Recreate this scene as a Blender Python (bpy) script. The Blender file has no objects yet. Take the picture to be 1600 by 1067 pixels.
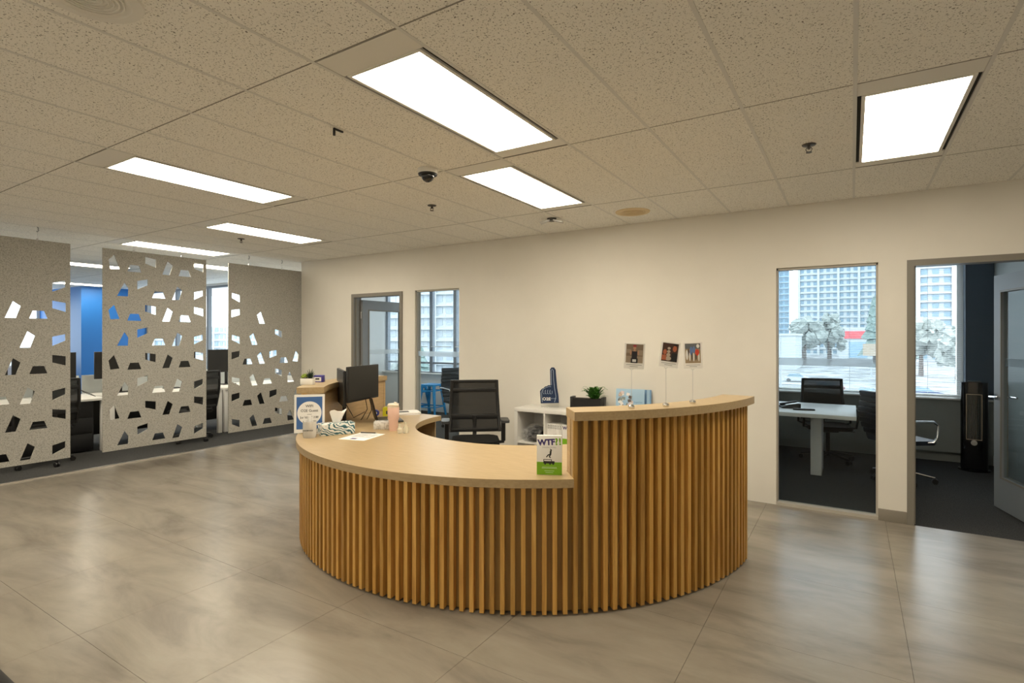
import bpy, bmesh, math, random
from mathutils import Vector, Matrix
random.seed(7)
R = math.radians
SC = bpy.context.scene
COL = SC.collection

# ------------------------------------------------------------------ camera, world, exposure
CAM_Z = 1.565
cam_d = bpy.data.cameras.new('camera')
cam = bpy.data.objects.new('camera', cam_d)
COL.objects.link(cam)
cam.location = (0, 0, CAM_Z)
cam.rotation_euler = (math.pi / 2, 0, 0.5612)
cam_d.sensor_width = 36.0
cam_d.lens = 845.0 / 1600.0 * 36.0
cam_d.shift_y = -6.5 / 1600.0
cam_d.clip_start = 0.05
cam_d.clip_end = 2000
SC.camera = cam

w = bpy.data.worlds.new('overcast_sky')
SC.world = w
w.use_nodes = True
wn = w.node_tree.nodes
wn['Background'].inputs[0].default_value = (0.87, 0.94, 1.0, 1)
wn['Background'].inputs[1].default_value = 4.3

SC.view_settings.view_transform = 'Standard'
SC.view_settings.look = 'None'
SC.view_settings.exposure = 0.1
SC.view_settings.gamma = 1.0
SC.view_settings.use_curve_mapping = False

LAMP_COLOR = (1.0, 0.89, 0.70)
LAMP_STRENGTH = 19.0

# ------------------------------------------------------------------ materials
MATS = {}


def mat(name, col, rough=0.5, metal=0.0, spec=0.5, coat=0.0, emit=0.0, trans=0.0):
    if name in MATS:
        return MATS[name]
    m = bpy.data.materials.new(name)
    m.use_nodes = True
    b = m.node_tree.nodes['Principled BSDF']
    b.inputs['Base Color'].default_value = (*col, 1)
    b.inputs['Roughness'].default_value = rough
    b.inputs['Metallic'].default_value = metal
    b.inputs['Specular IOR Level'].default_value = spec
    b.inputs['Coat Weight'].default_value = coat
    b.inputs['Transmission Weight'].default_value = trans
    if emit:
        b.inputs['Emission Color'].default_value = (*col, 1)
        b.inputs['Emission Strength'].default_value = emit
    MATS[name] = m
    return m


def noisy(name, stops, scale, stretch=(1, 1, 1), rough=0.5, detail=4.0, nrough=0.55, bump=0.0, coords='Object', spec=0.5,
          randomize=False, coat=0.0, bump_dist=0.002, distort=0.0, hue_random=0.0):
    """colour ramp over stretched noise"""
    m = mat(name, stops[0][1], rough, spec=spec, coat=coat)
    nt = m.node_tree
    n, l = nt.nodes, nt.links
    b = n['Principled BSDF']
    if coords == 'World':
        src = n.new('ShaderNodeNewGeometry').outputs['Position']
    else:
        src = n.new('ShaderNodeTexCoord').outputs[coords]
    mp = n.new('ShaderNodeMapping')
    mp.inputs['Scale'].default_value = stretch
    if randomize:
        oi = n.new('ShaderNodeObjectInfo')
        mu = n.new('ShaderNodeMath')
        mu.operation = 'MULTIPLY'
        mu.inputs[1].default_value = 37.0
        l.new(oi.outputs['Random'], mu.inputs[0])
        ad = n.new('ShaderNodeVectorMath')
        l.new(src, ad.inputs[0])
        l.new(mu.outputs[0], ad.inputs[1])
        src = ad.outputs[0]
    l.new(src, mp.inputs['Vector'])
    tx = n.new('ShaderNodeTexNoise')
    tx.inputs['Scale'].default_value = scale
    tx.inputs['Detail'].default_value = detail
    tx.inputs['Roughness'].default_value = nrough
    tx.inputs['Distortion'].default_value = distort
    l.new(mp.outputs[0], tx.inputs['Vector'])
    rp = n.new('ShaderNodeValToRGB')
    els = rp.color_ramp.elements
    while len(els) < len(stops):
        els.new(0.5)
    for e, (p, c) in zip(els, stops):
        e.position = p
        e.color = (*c, 1)
    l.new(tx.outputs['Fac'], rp.inputs[0])
    out = rp.outputs[0]
    if hue_random:
        oi2 = n.new('ShaderNodeObjectInfo')
        mr = n.new('ShaderNodeMapRange')
        mr.inputs['To Min'].default_value = 1 - hue_random
        mr.inputs['To Max'].default_value = 1 + hue_random
        l.new(oi2.outputs['Random'], mr.inputs[0])
        hs = n.new('ShaderNodeHueSaturation')
        l.new(mr.outputs[0], hs.inputs['Value'])
        l.new(out, hs.inputs['Color'])
        out = hs.outputs[0]
    l.new(out, b.inputs['Base Color'])
    if bump:
        bp = n.new('ShaderNodeBump')
        bp.inputs['Strength'].default_value = bump
        bp.inputs['Distance'].default_value = bump_dist
        l.new(tx.outputs['Fac'], bp.inputs['Height'])
        l.new(bp.outputs[0], b.inputs['Normal'])
    return m


def glass(name, tint=(0.95, 0.98, 0.98), refl=0.10):
    """thin pane: mostly clear, a little mirror"""
    if name in MATS:
        return MATS[name]
    m = bpy.data.materials.new(name)
    m.use_nodes = True
    n, l = m.node_tree.nodes, m.node_tree.links
    n.remove(n['Principled BSDF'])
    t = n.new('ShaderNodeBsdfTransparent')
    t.inputs[0].default_value = (*tint, 1)
    g = n.new('ShaderNodeBsdfGlossy')
    g.inputs['Roughness'].default_value = 0.02
    f = n.new('ShaderNodeFresnel')
    f.inputs[0].default_value = 1.45
    mu = n.new('ShaderNodeMath')
    mu.operation = 'MULTIPLY'
    mu.inputs[1].default_value = refl * 6
    l.new(f.outputs[0], mu.inputs[0])
    ge = n.new('ShaderNodeNewGeometry')          # only the outer face of a pane mirrors
    inv = n.new('ShaderNodeMath')
    inv.operation = 'SUBTRACT'
    inv.inputs[0].default_value = 1.0
    l.new(ge.outputs['Backfacing'], inv.inputs[1])
    mu2 = n.new('ShaderNodeMath')
    mu2.operation = 'MULTIPLY'
    l.new(mu.outputs[0], mu2.inputs[0])
    l.new(inv.outputs[0], mu2.inputs[1])
    mu = mu2
    mx = n.new('ShaderNodeMixShader')
    l.new(mu.outputs[0], mx.inputs[0])
    l.new(t.outputs[0], mx.inputs[1])
    l.new(g.outputs[0], mx.inputs[2])
    l.new(mx.outputs[0], n['Material Output'].inputs[0])
    MATS[name] = m
    return m


def veil(name, col, opacity, rough=0.6):
    """see-through sheet: mesh fabric, frosted film, thin plastic"""
    if name in MATS:
        return MATS[name]
    m = mat(name, col, rough)
    n, l = m.node_tree.nodes, m.node_tree.links
    t = n.new('ShaderNodeBsdfTransparent')
    mx = n.new('ShaderNodeMixShader')
    mx.inputs[0].default_value = opacity
    l.new(t.outputs[0], mx.inputs[1])
    l.new(n['Principled BSDF'].outputs[0], mx.inputs[2])
    l.new(mx.outputs[0], n['Material Output'].inputs[0])
    return m


M_WALL = noisy('wall_paint', [(0.35, (0.76, 0.735, 0.68)), (0.65, (0.80, 0.775, 0.72))], 1.3, rough=0.62, coords='World', spec=0.3)
M_WHITE_WALL = mat('white_paint', (0.80, 0.80, 0.78), 0.6, spec=0.3)
M_GREY_WALL = mat('grey_wall_paint', (0.30, 0.32, 0.31), 0.6, spec=0.3)
M_BLUEGREY = mat('slate_paint', (0.09, 0.12, 0.16), 0.5)
M_BLUE_WALL = mat('blue_paint', (0.008, 0.13, 0.42), 0.5)
M_FRAME = mat('taupe_metal', (0.21, 0.195, 0.17), 0.4)
M_DOOR = mat('door_grey', (0.24, 0.26, 0.28), 0.4)
M_BASE = mat('baseboard_vinyl', (0.25, 0.225, 0.19), 0.45)
M_FLOOR = noisy('stone_vinyl', [(0.28, (0.195, 0.170, 0.140)), (0.48, (0.285, 0.255, 0.212)), (0.72, (0.36, 0.325, 0.27))], 2.1,
                stretch=(0.55, 1.7, 1), rough=0.27, spec=0.5, detail=9, nrough=0.62, coords='World', distort=0.5)
M_JOINT = mat('floor_joint', (0.07, 0.062, 0.05), 0.7)
M_CARPET = noisy('charcoal_carpet', [(0.35, (0.030, 0.031, 0.032)), (0.65, (0.085, 0.084, 0.082))], 160, rough=0.95, coords='World', bump=0.6,
                 bump_dist=0.004, detail=3, spec=0.1)
M_TBAR = mat('ceiling_grid_paint', (0.80, 0.785, 0.74), 0.5)
M_RUNNER = mat('grid_runner_paint', (0.72, 0.715, 0.69), 0.5)
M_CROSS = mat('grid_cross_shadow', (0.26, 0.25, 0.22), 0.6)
M_PLENUM = mat('plenum_dark', (0.02, 0.02, 0.02), 0.9)
M_LENS = mat('lamp_diffuser', LAMP_COLOR, 0.5, emit=LAMP_STRENGTH)
M_OAK_TOP = noisy('oak_laminate', [(0.30, (0.42, 0.305, 0.162)), (0.70, (0.495, 0.37, 0.208))], 9, stretch=(1, 9, 9), rough=0.36, detail=5, coords='Object')
M_OAK_EDGE = noisy('oak_edge', [(0.30, (0.50, 0.35, 0.185)), (0.70, (0.60, 0.43, 0.24))], 9, stretch=(1, 1, 9), rough=0.4, detail=5, coords='Object')
M_SLAT = noisy('oak_slat', [(0.28, (0.42, 0.21, 0.048)), (0.5, (0.60, 0.335, 0.082)), (0.72, (0.70, 0.43, 0.125))], 30, stretch=(1, 1, 0.06),
               rough=0.42, detail=6, randomize=True, hue_random=0.16, distort=0.6)
M_SLAT_BACK = noisy('oak_backing', [(0.3, (0.33, 0.195, 0.06)), (0.7, (0.43, 0.27, 0.09))], 24, stretch=(1, 1, 0.06), rough=0.5, detail=5)
M_FELT = noisy('grey_felt', [(0.34, (0.24, 0.235, 0.215)), (0.47, (0.42, 0.415, 0.385)), (0.62, (0.52, 0.51, 0.48))], 85, rough=0.95, detail=5, nrough=0.7,
               coords='World', spec=0.1, bump=0.3)
M_BLACK = mat('black_plastic', (0.012, 0.012, 0.013), 0.42)
M_BLACK_MATTE = mat('black_fabric', (0.012, 0.012, 0.012), 0.85, spec=0.2)
M_SCREEN = mat('dark_screen', (0.012, 0.011, 0.010), 0.35)
M_DKGREY = mat('dark_grey_plastic', (0.05, 0.052, 0.055), 0.45)
M_LEATHER = mat('charcoal_leather', (0.035, 0.042, 0.052), 0.45)
M_NAVY_LEATHER = mat('navy_leather', (0.012, 0.016, 0.026), 0.5)
M_CHROME = mat('chrome', (0.75, 0.76, 0.78), 0.14, metal=1.0)
M_STEEL = mat('brushed_steel', (0.55, 0.55, 0.55), 0.35, metal=1.0)
M_WHITE = mat('white_laminate', (0.82, 0.81, 0.78), 0.4)
M_PAPER = mat('white_paper', (0.92, 0.91, 0.89), 0.8, spec=0.2)
M_INK = mat('black_ink', (0.02, 0.02, 0.02), 0.7)
M_GREYINK = mat('grey_ink', (0.35, 0.35, 0.36), 0.7)
M_GLASS = glass('clear_glass')
M_OFFICE_GLASS = glass('office_glass', (0.86, 0.89, 0.90), 0.10)
M_ACRYLIC = glass('clear_acrylic', (0.97, 0.98, 0.98), 0.12)
M_FROST = veil('frosted_film', (0.82, 0.86, 0.88), 0.42)
_n, _l = M_FROST.node_tree.nodes, M_FROST.node_tree.links
_tr = _n.new('ShaderNodeBsdfTranslucent')
_tr.inputs[0].default_value = (0.92, 0.96, 1.0, 1)
_mx = [q for q in _n if q.type == 'MIX_SHADER'][0]
_l.new(_tr.outputs[0], _mx.inputs[2])
M_MESH = veil('mesh_fabric', (0.010, 0.010, 0.010), 0.945, 0.9)
M_BLIND = mat('white_blind', (0.80, 0.83, 0.85), 0.5)
M_BLUE_METAL = mat('blue_enamel', (0.015, 0.27, 0.62), 0.35)


def ceiling_tile_material():
    m = mat('fissured_tile', (0.72, 0.70, 0.64), 0.9, spec=0.15)
    n, l = m.node_tree.nodes, m.node_tree.links
    b = n['Principled BSDF']
    g = n.new('ShaderNodeNewGeometry')
    mp = n.new('ShaderNodeMapping')
    mp.inputs['Scale'].default_value = (1, 1, 0)
    l.new(g.outputs['Position'], mp.inputs[0])
    a = n.new('ShaderNodeTexNoise')
    a.inputs['Scale'].default_value = 125
    a.inputs['Detail'].default_value = 2
    a.inputs['Distortion'].default_value = 0.9
    l.new(mp.outputs[0], a.inputs['Vector'])
    r1 = n.new('ShaderNodeValToRGB')
    r1.color_ramp.elements[0].position = 0.34
    r1.color_ramp.elements[0].color = (0.22, 0.21, 0.19, 1)
    r1.color_ramp.elements[1].position = 0.395
    r1.color_ramp.elements[1].color = (0.92, 0.905, 0.86, 1)
    l.new(a.outputs['Fac'], r1.inputs[0])
    l.new(r1.outputs[0], b.inputs['Base Color'])
    bp = n.new('ShaderNodeBump')
    bp.inputs['Strength'].default_value = 0.5
    bp.inputs['Distance'].default_value = 0.002
    l.new(r1.outputs[0], bp.inputs['Height'])
    l.new(bp.outputs[0], b.inputs['Normal'])
    return m


M_TILE = ceiling_tile_material()


# ------------------------------------------------------------------ mesh builder
class MB:
    def __init__(self):
        self.bm = bmesh.new()

    def _box(self, mtx, sx, sy, sz, bev):
        r = bmesh.ops.create_cube(self.bm, size=1.0, matrix=mtx @ Matrix.Diagonal((sx, sy, sz, 1)))
        if bev:
            es = list({e for v in r['verts'] for e in v.link_edges})
            bmesh.ops.bevel(self.bm, geom=es, offset=bev, segments=2, affect='EDGES', profile=0.5)
        return self

    def box(self, x0, x1, y0, y1, z0, z1, bev=0):
        return self._box(Matrix.Translation(((x0 + x1) / 2, (y0 + y1) / 2, (z0 + z1) / 2)), abs(x1 - x0), abs(y1 - y0), abs(z1 - z0), bev)

    def rbox(self, c, s, rot=(0, 0, 0), bev=0):
        m = Matrix.Translation(c) @ Matrix.Rotation(rot[2], 4, 'Z') @ Matrix.Rotation(rot[1], 4, 'Y') @ Matrix.Rotation(rot[0], 4, 'X')
        return self._box(m, *s, bev)

    def cyl(self, p0, p1, r0, r1=None, seg=16):
        r1 = r0 if r1 is None else r1
        p0, p1 = Vector(p0), Vector(p1)
        d = p1 - p0
        q = d.to_track_quat('Z', 'Y').to_matrix().to_4x4()
        bmesh.ops.create_cone(self.bm, cap_ends=True, segments=seg, radius1=r0, radius2=max(r1, 1e-5), depth=d.length,
                              matrix=Matrix.Translation((p0 + p1) / 2) @ q)
        return self

    def sphere(self, c, r, s=(1, 1, 1), seg=14):
        bmesh.ops.create_uvsphere(self.bm, u_segments=seg, v_segments=max(6, seg // 2 + 1), radius=r,
                                  matrix=Matrix.Translation(c) @ Matrix.Diagonal((*s, 1)))
        return self

    def lathe(self, prof, seg=24, c=(0, 0, 0)):
        rings = []
        for r, z in prof:
            rings.append([self.bm.verts.new((c[0] + r * math.cos(2 * math.pi * k / seg), c[1] + r * math.sin(2 * math.pi * k / seg), c[2] + z))
                          for k in range(seg)])
        for a, b in zip(rings, rings[1:]):
            for k in range(seg):
                self.bm.faces.new((a[k], a[(k + 1) % seg], b[(k + 1) % seg], b[k]))
        for ring, flip in ((rings[0], True), (rings[-1], False)):
            try:
                self.bm.faces.new(list(reversed(ring)) if flip else ring)
            except ValueError:
                pass
        return self

    def tube(self, pts, r, seg=8, closed=False):
        pts = [Vector(p) for p in pts]
        n = len(pts)
        rings = []
        up = None
        for i, p in enumerate(pts):
            if closed:
                t = pts[(i + 1) % n] - pts[i - 1]
            else:
                t = pts[min(i + 1, n - 1)] - pts[max(i - 1, 0)]
            t.normalize()
            if up is None:
                up = Vector((0, 0, 1)) if abs(t.z) < 0.9 else Vector((1, 0, 0))
            s = t.cross(up).normalized()
            up = s.cross(t).normalized()
            rr = r[i] if isinstance(r, (list, tuple)) else r
            rings.append([self.bm.verts.new(p + rr * (math.cos(2 * math.pi * k / seg) * s + math.sin(2 * math.pi * k / seg) * up)) for k in range(seg)])
        pairs = list(zip(rings, rings[1:]))
        if closed:
            pairs.append((rings[-1], rings[0]))
        for a, b in pairs:
            for k in range(seg):
                self.bm.faces.new((a[k], a[(k + 1) % seg], b[(k + 1) % seg], b[k]))
        if not closed:
            self.bm.faces.new(list(reversed(rings[0])))
            self.bm.faces.new(rings[-1])
        return self

    def prism(self, poly, lo, hi, axis='z'):
        """extrude a convex or simple polygon; axis z: poly is (x, y); axis y: poly is (x, z); axis x: poly is (y, z)"""
        def P(a, b, h):
            return {'z': (a, b, h), 'y': (a, h, b), 'x': (h, a, b)}[axis]
        lo_v = [self.bm.verts.new(P(a, b, lo)) for a, b in poly]
        hi_v = [self.bm.verts.new(P(a, b, hi)) for a, b in poly]
        k = len(poly)
        fs = [self.bm.faces.new(lo_v), self.bm.faces.new(hi_v)]
        for i in range(k):
            fs.append(self.bm.faces.new((lo_v[i], lo_v[(i + 1) % k], hi_v[(i + 1) % k], hi_v[i])))
        return self

    def sector(self, r0, r1, a0, a1, z0, z1, n=40):
        """ring sector about the origin, angles in degrees"""
        rings = []
        for i in range(n + 1):
            a = R(a0 + (a1 - a0) * i / n)
            c, s = math.cos(a), math.sin(a)
            rings.append([self.bm.verts.new((r * c, r * s, z)) for r, z in ((r0, z0), (r1, z0), (r1, z1), (r0, z1))])
        for a, b in zip(rings, rings[1:]):
            for k in range(4):
                self.bm.faces.new((a[k], b[k], b[(k + 1) % 4], a[(k + 1) % 4]))
        self.bm.faces.new(rings[0])
        self.bm.faces.new(list(reversed(rings[-1])))
        return self

    def quad(self, *vs):
        self.bm.faces.new([self.bm.verts.new(v) for v in vs])
        return self

    def mesh(self, name, m, smooth=40):
        bmesh.ops.recalc_face_normals(self.bm, faces=self.bm.faces)
        me = bpy.data.meshes.new(name)
        self.bm.to_mesh(me)
        self.bm.free()
        if smooth:
            me.polygons.foreach_set('use_smooth', [True] * len(me.polygons))
            me.set_sharp_from_angle(angle=R(smooth))
        me.materials.append(m)
        return me

    def build(self, name, m, parent=None, loc=None, rot=None, smooth=40):
        return put(name, self.mesh(name, m, smooth), parent, loc, rot)


def put(name, me, parent=None, loc=None, rot=None):
    o = bpy.data.objects.new(name, me)
    COL.objects.link(o)
    o.parent = parent
    if loc is not None:
        o.location = loc
    if rot is not None:
        o.rotation_euler = rot
    return o


def tag(o, label, cat, group=None):
    o['label'] = label
    o['category'] = cat
    if group:
        o['group'] = group
    return o


def thing(name, label, cat, loc=(0, 0, 0), rz=0.0, group=None, scale=None):
    o = bpy.data.objects.new(name, None)
    COL.objects.link(o)
    o.location = loc
    o.rotation_euler = (0, 0, rz)
    o.empty_display_size = 0.1
    if scale:
        o.scale = (scale,) * 3
    return tag(o, label, cat, group)


def struct(o):
    o['kind'] = 'structure'
    return o


def setting(name, loc=(0, 0, 0), rz=0.0):
    o = bpy.data.objects.new(name, None)
    COL.objects.link(o)
    o.location = loc
    o.rotation_euler = (0, 0, rz)
    return struct(o)


def stuff(o):
    o['kind'] = 'stuff'
    return o


def lab(o, s):
    o['label'] = s
    return o


def copy_tree(o, parent=None):
    c = o.copy()
    COL.objects.link(c)
    c.parent = parent
    for ch in o.children:
        copy_tree(ch, c)
    return c


def curve_mesh(c, m, name):
    o = bpy.data.objects.new('temporary', c)
    COL.objects.link(o)
    dg = bpy.context.evaluated_depsgraph_get()
    dg.update()
    me = bpy.data.meshes.new_from_object(o.evaluated_get(dg))
    bpy.data.objects.remove(o)
    me.name = name
    me.materials.clear()
    me.materials.append(m)
    return me


def lettering(s, size, m, parent, loc, name='lettering', rz=0.0, bold=0.0, tilt=0.0, align='CENTER'):
    """flat print in the local XZ plane, reading from -Y"""
    c = bpy.data.curves.new('letters', 'FONT')
    c.body = s
    c.size = size
    c.align_x = align
    c.align_y = 'CENTER'
    c.extrude = 0.0003
    c.offset = bold
    c.resolution_u = 3
    me = curve_mesh(c, m, name)
    me.transform(Matrix.Rotation(rz, 4, 'Z') @ Matrix.Rotation(math.pi / 2, 4, 'X') @ Matrix.Rotation(tilt, 4, 'Z'))
    return put(name, me, parent, loc)


def to_camera(x, y):
    """z rotation that turns a -Y front towards where a visitor stands (origin)"""
    return math.atan2(-x, y)


# ------------------------------------------------------------------ setting: room shell
CEIL = 2.782
YW = 5.60          # face of the white reception wall
XL = -7.55         # its free end / hanging panels
GX, GY, PX, PY = -1.511, 1.558, 0.508, 1.524


def wall(name, boxes, m):
    b = MB()
    for x in boxes:
        b.box(*x)
    return struct(b.build(name, m, smooth=0))


D1 = (-6.36, -5.33)
W1 = (-5.10, -4.335)
W2 = (-0.60, 0.19)
D2 = (0.39, 1.41)
HEAD = 2.21
segs = []
xs = [XL, D1[0], D1[1], W1[0], W1[1], W2[0], W2[1], D2[0], D2[1], 3.2]
for i, (a, b) in enumerate(zip(xs, xs[1:])):
    if i % 2 == 0:
        segs.append((a, b, YW, YW + 0.12, 0, CEIL + 0.02))
    else:
        segs.append((a, b, YW, YW + 0.12, HEAD, CEIL + 0.02))
wall('wall_back', segs, M_WALL)
wall('wall_right', [(3.2, 3.32, -3.3, 5.72, 0, CEIL + 0.02)], M_WALL)
wall('wall_rear', [(-18.1, 3.32, -3.42, -3.3, 0, CEIL + 0.02)], M_WALL)
# open office beyond the panels
wall('wall_north', [(-15.6, -8.9, 6.8, 6.95, 0, 0.80), (-15.6, -8.9, 6.8, 6.95, 2.74, 2.84), (-9.0, -8.9, 6.8, 6.95, 0.8, 2.74)], M_WHITE_WALL)
wall('wall_left', [(-18.2, -18.05, -3.42, 6.95, 0, 0.80), (-18.2, -18.05, -3.42, 6.95, 2.62, 2.84), (-18.2, -18.05, -3.42, 0.2, 0.8, 2.62)], M_WHITE_WALL)
wall('wall_blue', [(-18.1, -15.5, 5.43, 6.95, 0, CEIL + 0.02)], M_BLUE_WALL)
# small office behind the first door
wall('wall_office_end', [(-7.55, -7.43, 5.72, 6.6, 0, CEIL)], M_WHITE_WALL)
wall('wall_office_jog', [(-8.9, -7.43, 6.6, 6.72, 0, CEIL)], M_WHITE_WALL)
wall('wall_office_west', [(-9.02, -8.9, 6.6, 8.9, 0, CEIL)], M_WHITE_WALL)
wall('wall_office_east', [(-3.9, -3.78, 5.72, 8.9, 0, CEIL)], M_WHITE_WALL)
wall('wall_office_window', [(-9.02, -3.78, 8.78, 8.92, 0, 0.79), (-9.02, -3.78, 8.78, 8.92, 2.66, CEIL)], M_WHITE_WALL)
# dark meeting office behind the second door
wall('wall_meeting_west', [(-2.5, -2.38, 5.72, 8.9, 0, CEIL)], M_GREY_WALL)
wall('wall_meeting_east', [(1.46, 1.58, 5.72, 8.9, 0, CEIL)], M_GREY_WALL)
wall('wall_meeting_window', [(-2.5, 1.58, 8.62, 8.92, 0.13, 0.79), (-2.5, 1.58, 8.70, 8.92, 0.0, 0.13), (-2.5, 1.58, 8.78, 8.92, 2.62, CEIL)], M_GREY_WALL)
wall('trim_1', [(1.19, 1.46, 8.66, 8.92, 0.79, CEIL)], M_BLUEGREY)

# floor: square vinyl tiles with fine joints
fl = struct(MB().box(XL - 0.14, 3.3, -3.4, YW + 0.1, -0.10, -0.006).build('floor', M_JOINT, smooth=0))
TP = 0.921
tile_me = MB().box(-TP / 2 + 0.0009, TP / 2 - 0.0009, -TP / 2 + 0.0009, TP / 2 - 0.0009, -0.008, 0.0).mesh('tile', M_FLOOR, 0)
X_EDGE = XL - 0.14
for i in range(-9, 4):
    for j in range(-7, 3):
        x0, x1 = 0.24 + i * TP, 0.24 + (i + 1) * TP
        y0, y1 = 3.035 + j * TP, 3.035 + (j + 1) * TP
        cx0, cx1, cy0, cy1 = max(x0, X_EDGE), min(x1, 3.2), max(y0, -3.3), min(y1, YW)
        if cx1 - cx0 < 0.05 or cy1 - cy0 < 0.05:
            continue
        if abs((cx1 - cx0) - TP) < 1e-6 and abs((cy1 - cy0) - TP) < 1e-6:
            put('tile', tile_me, fl, ((x0 + x1) / 2, (y0 + y1) / 2, 0))
        else:
            MB().box(cx0 + 0.0009, cx1 - 0.0009, cy0 + 0.0009, cy1 - 0.0009, -0.008, 0.0).build('tile', M_FLOOR, fl, smooth=0)
struct(MB().box(-18.1, X_EDGE - 0.012, -3.4, 6.9, -0.10, 0.002).build('floor_carpet', M_CARPET, smooth=0))
struct(MB().box(X_EDGE - 0.014, X_EDGE + 0.012, -3.3, YW, -0.01, 0.005).build('trim_2', M_STEEL, smooth=0))
b = MB()
b.box(-9.0, -3.8, YW, 8.9, -0.10, 0.001).box(-2.5, 1.58, YW, 8.9, -0.10, 0.001)
struct(b.build('floor_office', M_CARPET, smooth=0))
# black bordered mat by the entrance
t = thing('floor_mat', 'dark grey entrance mat with a black rubber border on the vinyl floor', 'mat', (-3.9, 0.37, 0.0))
MB().box(-0.67, 0.67, -0.47, 0.47, 0.0, 0.009).build('mat_pile', M_CARPET, t)
b = MB()
b.box(-0.72, 0.72, -0.50, -0.47, 0, 0.011, 0.003).box(-0.72, 0.72, 0.47, 0.50, 0, 0.011, 0.003)
b.box(-0.72, -0.67, -0.47, 0.47, 0, 0.011, 0.003).box(0.67, 0.72, -0.47, 0.47, 0, 0.011, 0.003)
b.build('mat_border', M_BLACK, t)

# ceiling: slab, lay-in tiles, grid runners, lights
LIGHTS = [(-1, 0), (-6, 0), (-2, 1), (3, 1), (-9, 1), (-13, 1), (-19, 1), (-16, 2), (-27, 2),
          (-11, -3), (-6, -3), (-1, -3), (4, -3), (-13, -2), (-18, -1), (-23, 0), (-23, -2), (-13, -1)]  # row behind the camera is unseen, added to brighten surfaces facing it
LIGHT_PLACE = {(-1, 0): 'beside the small black bracket', (-6, 0): 'between the black bracket and the felt panels', (-2, 1): 'beside the grey winged sensor',
               (3, 1): 'before the dark meeting office', (-9, 1): 'before the open small office door', (-13, 1): 'directly above the felt panels',
               (-16, 2): 'beyond the felt panels near the free wall end', (-27, 2): 'beside the blue wall'}
ce = struct(MB().box(-18.2, 3.32, -3.42, 8.95, CEIL + 0.016, CEIL + 0.10).build('ceiling', M_TILE, smooth=0))
EDGE = lambda x: YW if x > XL - 0.02 else 6.8


def px_of(x, y, z):
    s, c = math.sin(0.5612), math.cos(0.5612)
    d = -s * x + c * y
    if d < 0.05:
        return None
    return 800 + 845 * (c * x + s * y) / d, 527 - 845 * (z - CAM_Z) / d


ct_me = MB().box(-PX / 2 + 0.002, PX / 2 - 0.002, -PY / 2 + 0.002, PY / 2 - 0.002, 0, 0.014).mesh('ceiling_tile', M_TILE, 0)
for i in range(-32, 9):
    for j in range(-1, 4):
        if (i, j) in LIGHTS:
            continue
        x0, x1 = GX + i * PX, GX + (i + 1) * PX
        y0, y1 = GY + j * PY, min(GY + (j + 1) * PY, EDGE(GX + (i + 0.5) * PX))
        if y1 - y0 < 0.05 or x0 > 3.1:
            continue
        vis = False
        for u in (0, 0.5, 1):
            for v in (0, 0.25, 0.5, 0.75, 1):
                p = px_of(x0 + u * PX, y0 + v * (y1 - y0), CEIL)
                vis = vis or (p is not None and -30 < p[0] < 1630 and -60 < p[1] < 1067)
        if not vis:
            continue
        if y1 - y0 > PY - 0.001:
            put('ceiling_tile', ct_me, ce, ((x0 + x1) / 2, (y0 + y1) / 2, CEIL))
        else:
            MB().box(x0 + 0.002, x1 - 0.002, y0 + 0.002, y1 - 0.001, CEIL, CEIL + 0.014).build('ceiling_tile', M_TILE, ce, smooth=0)
for i in range(-32, 9):
    x = GX + i * PX
    MB().box(x - 0.009, x + 0.009, -3.3, EDGE(x), CEIL - 0.0015, CEIL + 0.012).build('grid_runner', M_RUNNER, ce, smooth=0)
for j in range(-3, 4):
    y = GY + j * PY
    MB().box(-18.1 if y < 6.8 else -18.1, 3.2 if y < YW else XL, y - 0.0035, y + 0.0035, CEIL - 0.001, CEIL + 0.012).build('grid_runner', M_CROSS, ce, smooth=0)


def make_light():
    t = thing('ceiling_light', 'recessed rectangular ceiling light panel glowing white', 'ceiling light', group='recessed ceiling light panels')
    h = PX / 2
    b = MB()                                     # local: x across, y along (0..PY), z 0 at ceiling face
    b.box(-h + 0.010, h - 0.010, 0.010, 0.165, 0.001, 0.012)
    b.build('filler_panel', M_TBAR, t, smooth=0)
    MB().box(-h + 0.010, h - 0.010, 1.400, PY - 0.010, 0.001, 0.012).build('filler_panel', M_TBAR, t, smooth=0)
    b = MB()
    b.box(-h + 0.028, -0.208, 0.165, 1.400, -0.004, 0.012).box(0.208, h - 0.028, 0.165, 1.400, -0.004, 0.012)
    b.box(-0.21, 0.21, 0.165, 0.180, -0.004, 0.012).box(-0.21, 0.21, 1.385, 1.400, -0.004, 0.012)
    b.build('lamp_frame', M_TBAR, t, smooth=0)
    b = MB()
    b.box(-h + 0.010, -h + 0.028, 0.165, 1.400, 0.008, 0.013).box(h - 0.028, h - 0.010, 0.165, 1.400, 0.008, 0.013)
    b.build('shadow_gap', M_PLENUM, t, smooth=0)
    MB().box(-0.209, 0.209, 0.179, 1.386, 0.0, 0.006).build('diffuser', M_LENS, t, smooth=0)
    return t


proto = make_light()
for k, (i, j) in enumerate(LIGHTS):
    o = proto if k == 0 else copy_tree(proto)
    o.location = (GX + (i + 0.5) * PX, GY + j * PY, CEIL)
    o['label'] = 'glowing recessed ceiling light panel ' + LIGHT_PLACE.get((i, j), 'over the bench desks beyond the felt panels' if i < -13 else 'unseen over the open vinyl floor by the entrance')

# baseboard on the pier between glass and door
struct(MB().box(W2[1], D2[0], YW - 0.012, YW + 0.01, 0.0, 0.10, 0.003).build('baseboard_back', M_BASE))


# interior glazed sidelights in the reception wall
M_SIDELIGHT = mat('sidelight_trim', (0.46, 0.43, 0.38), 0.5)


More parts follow.
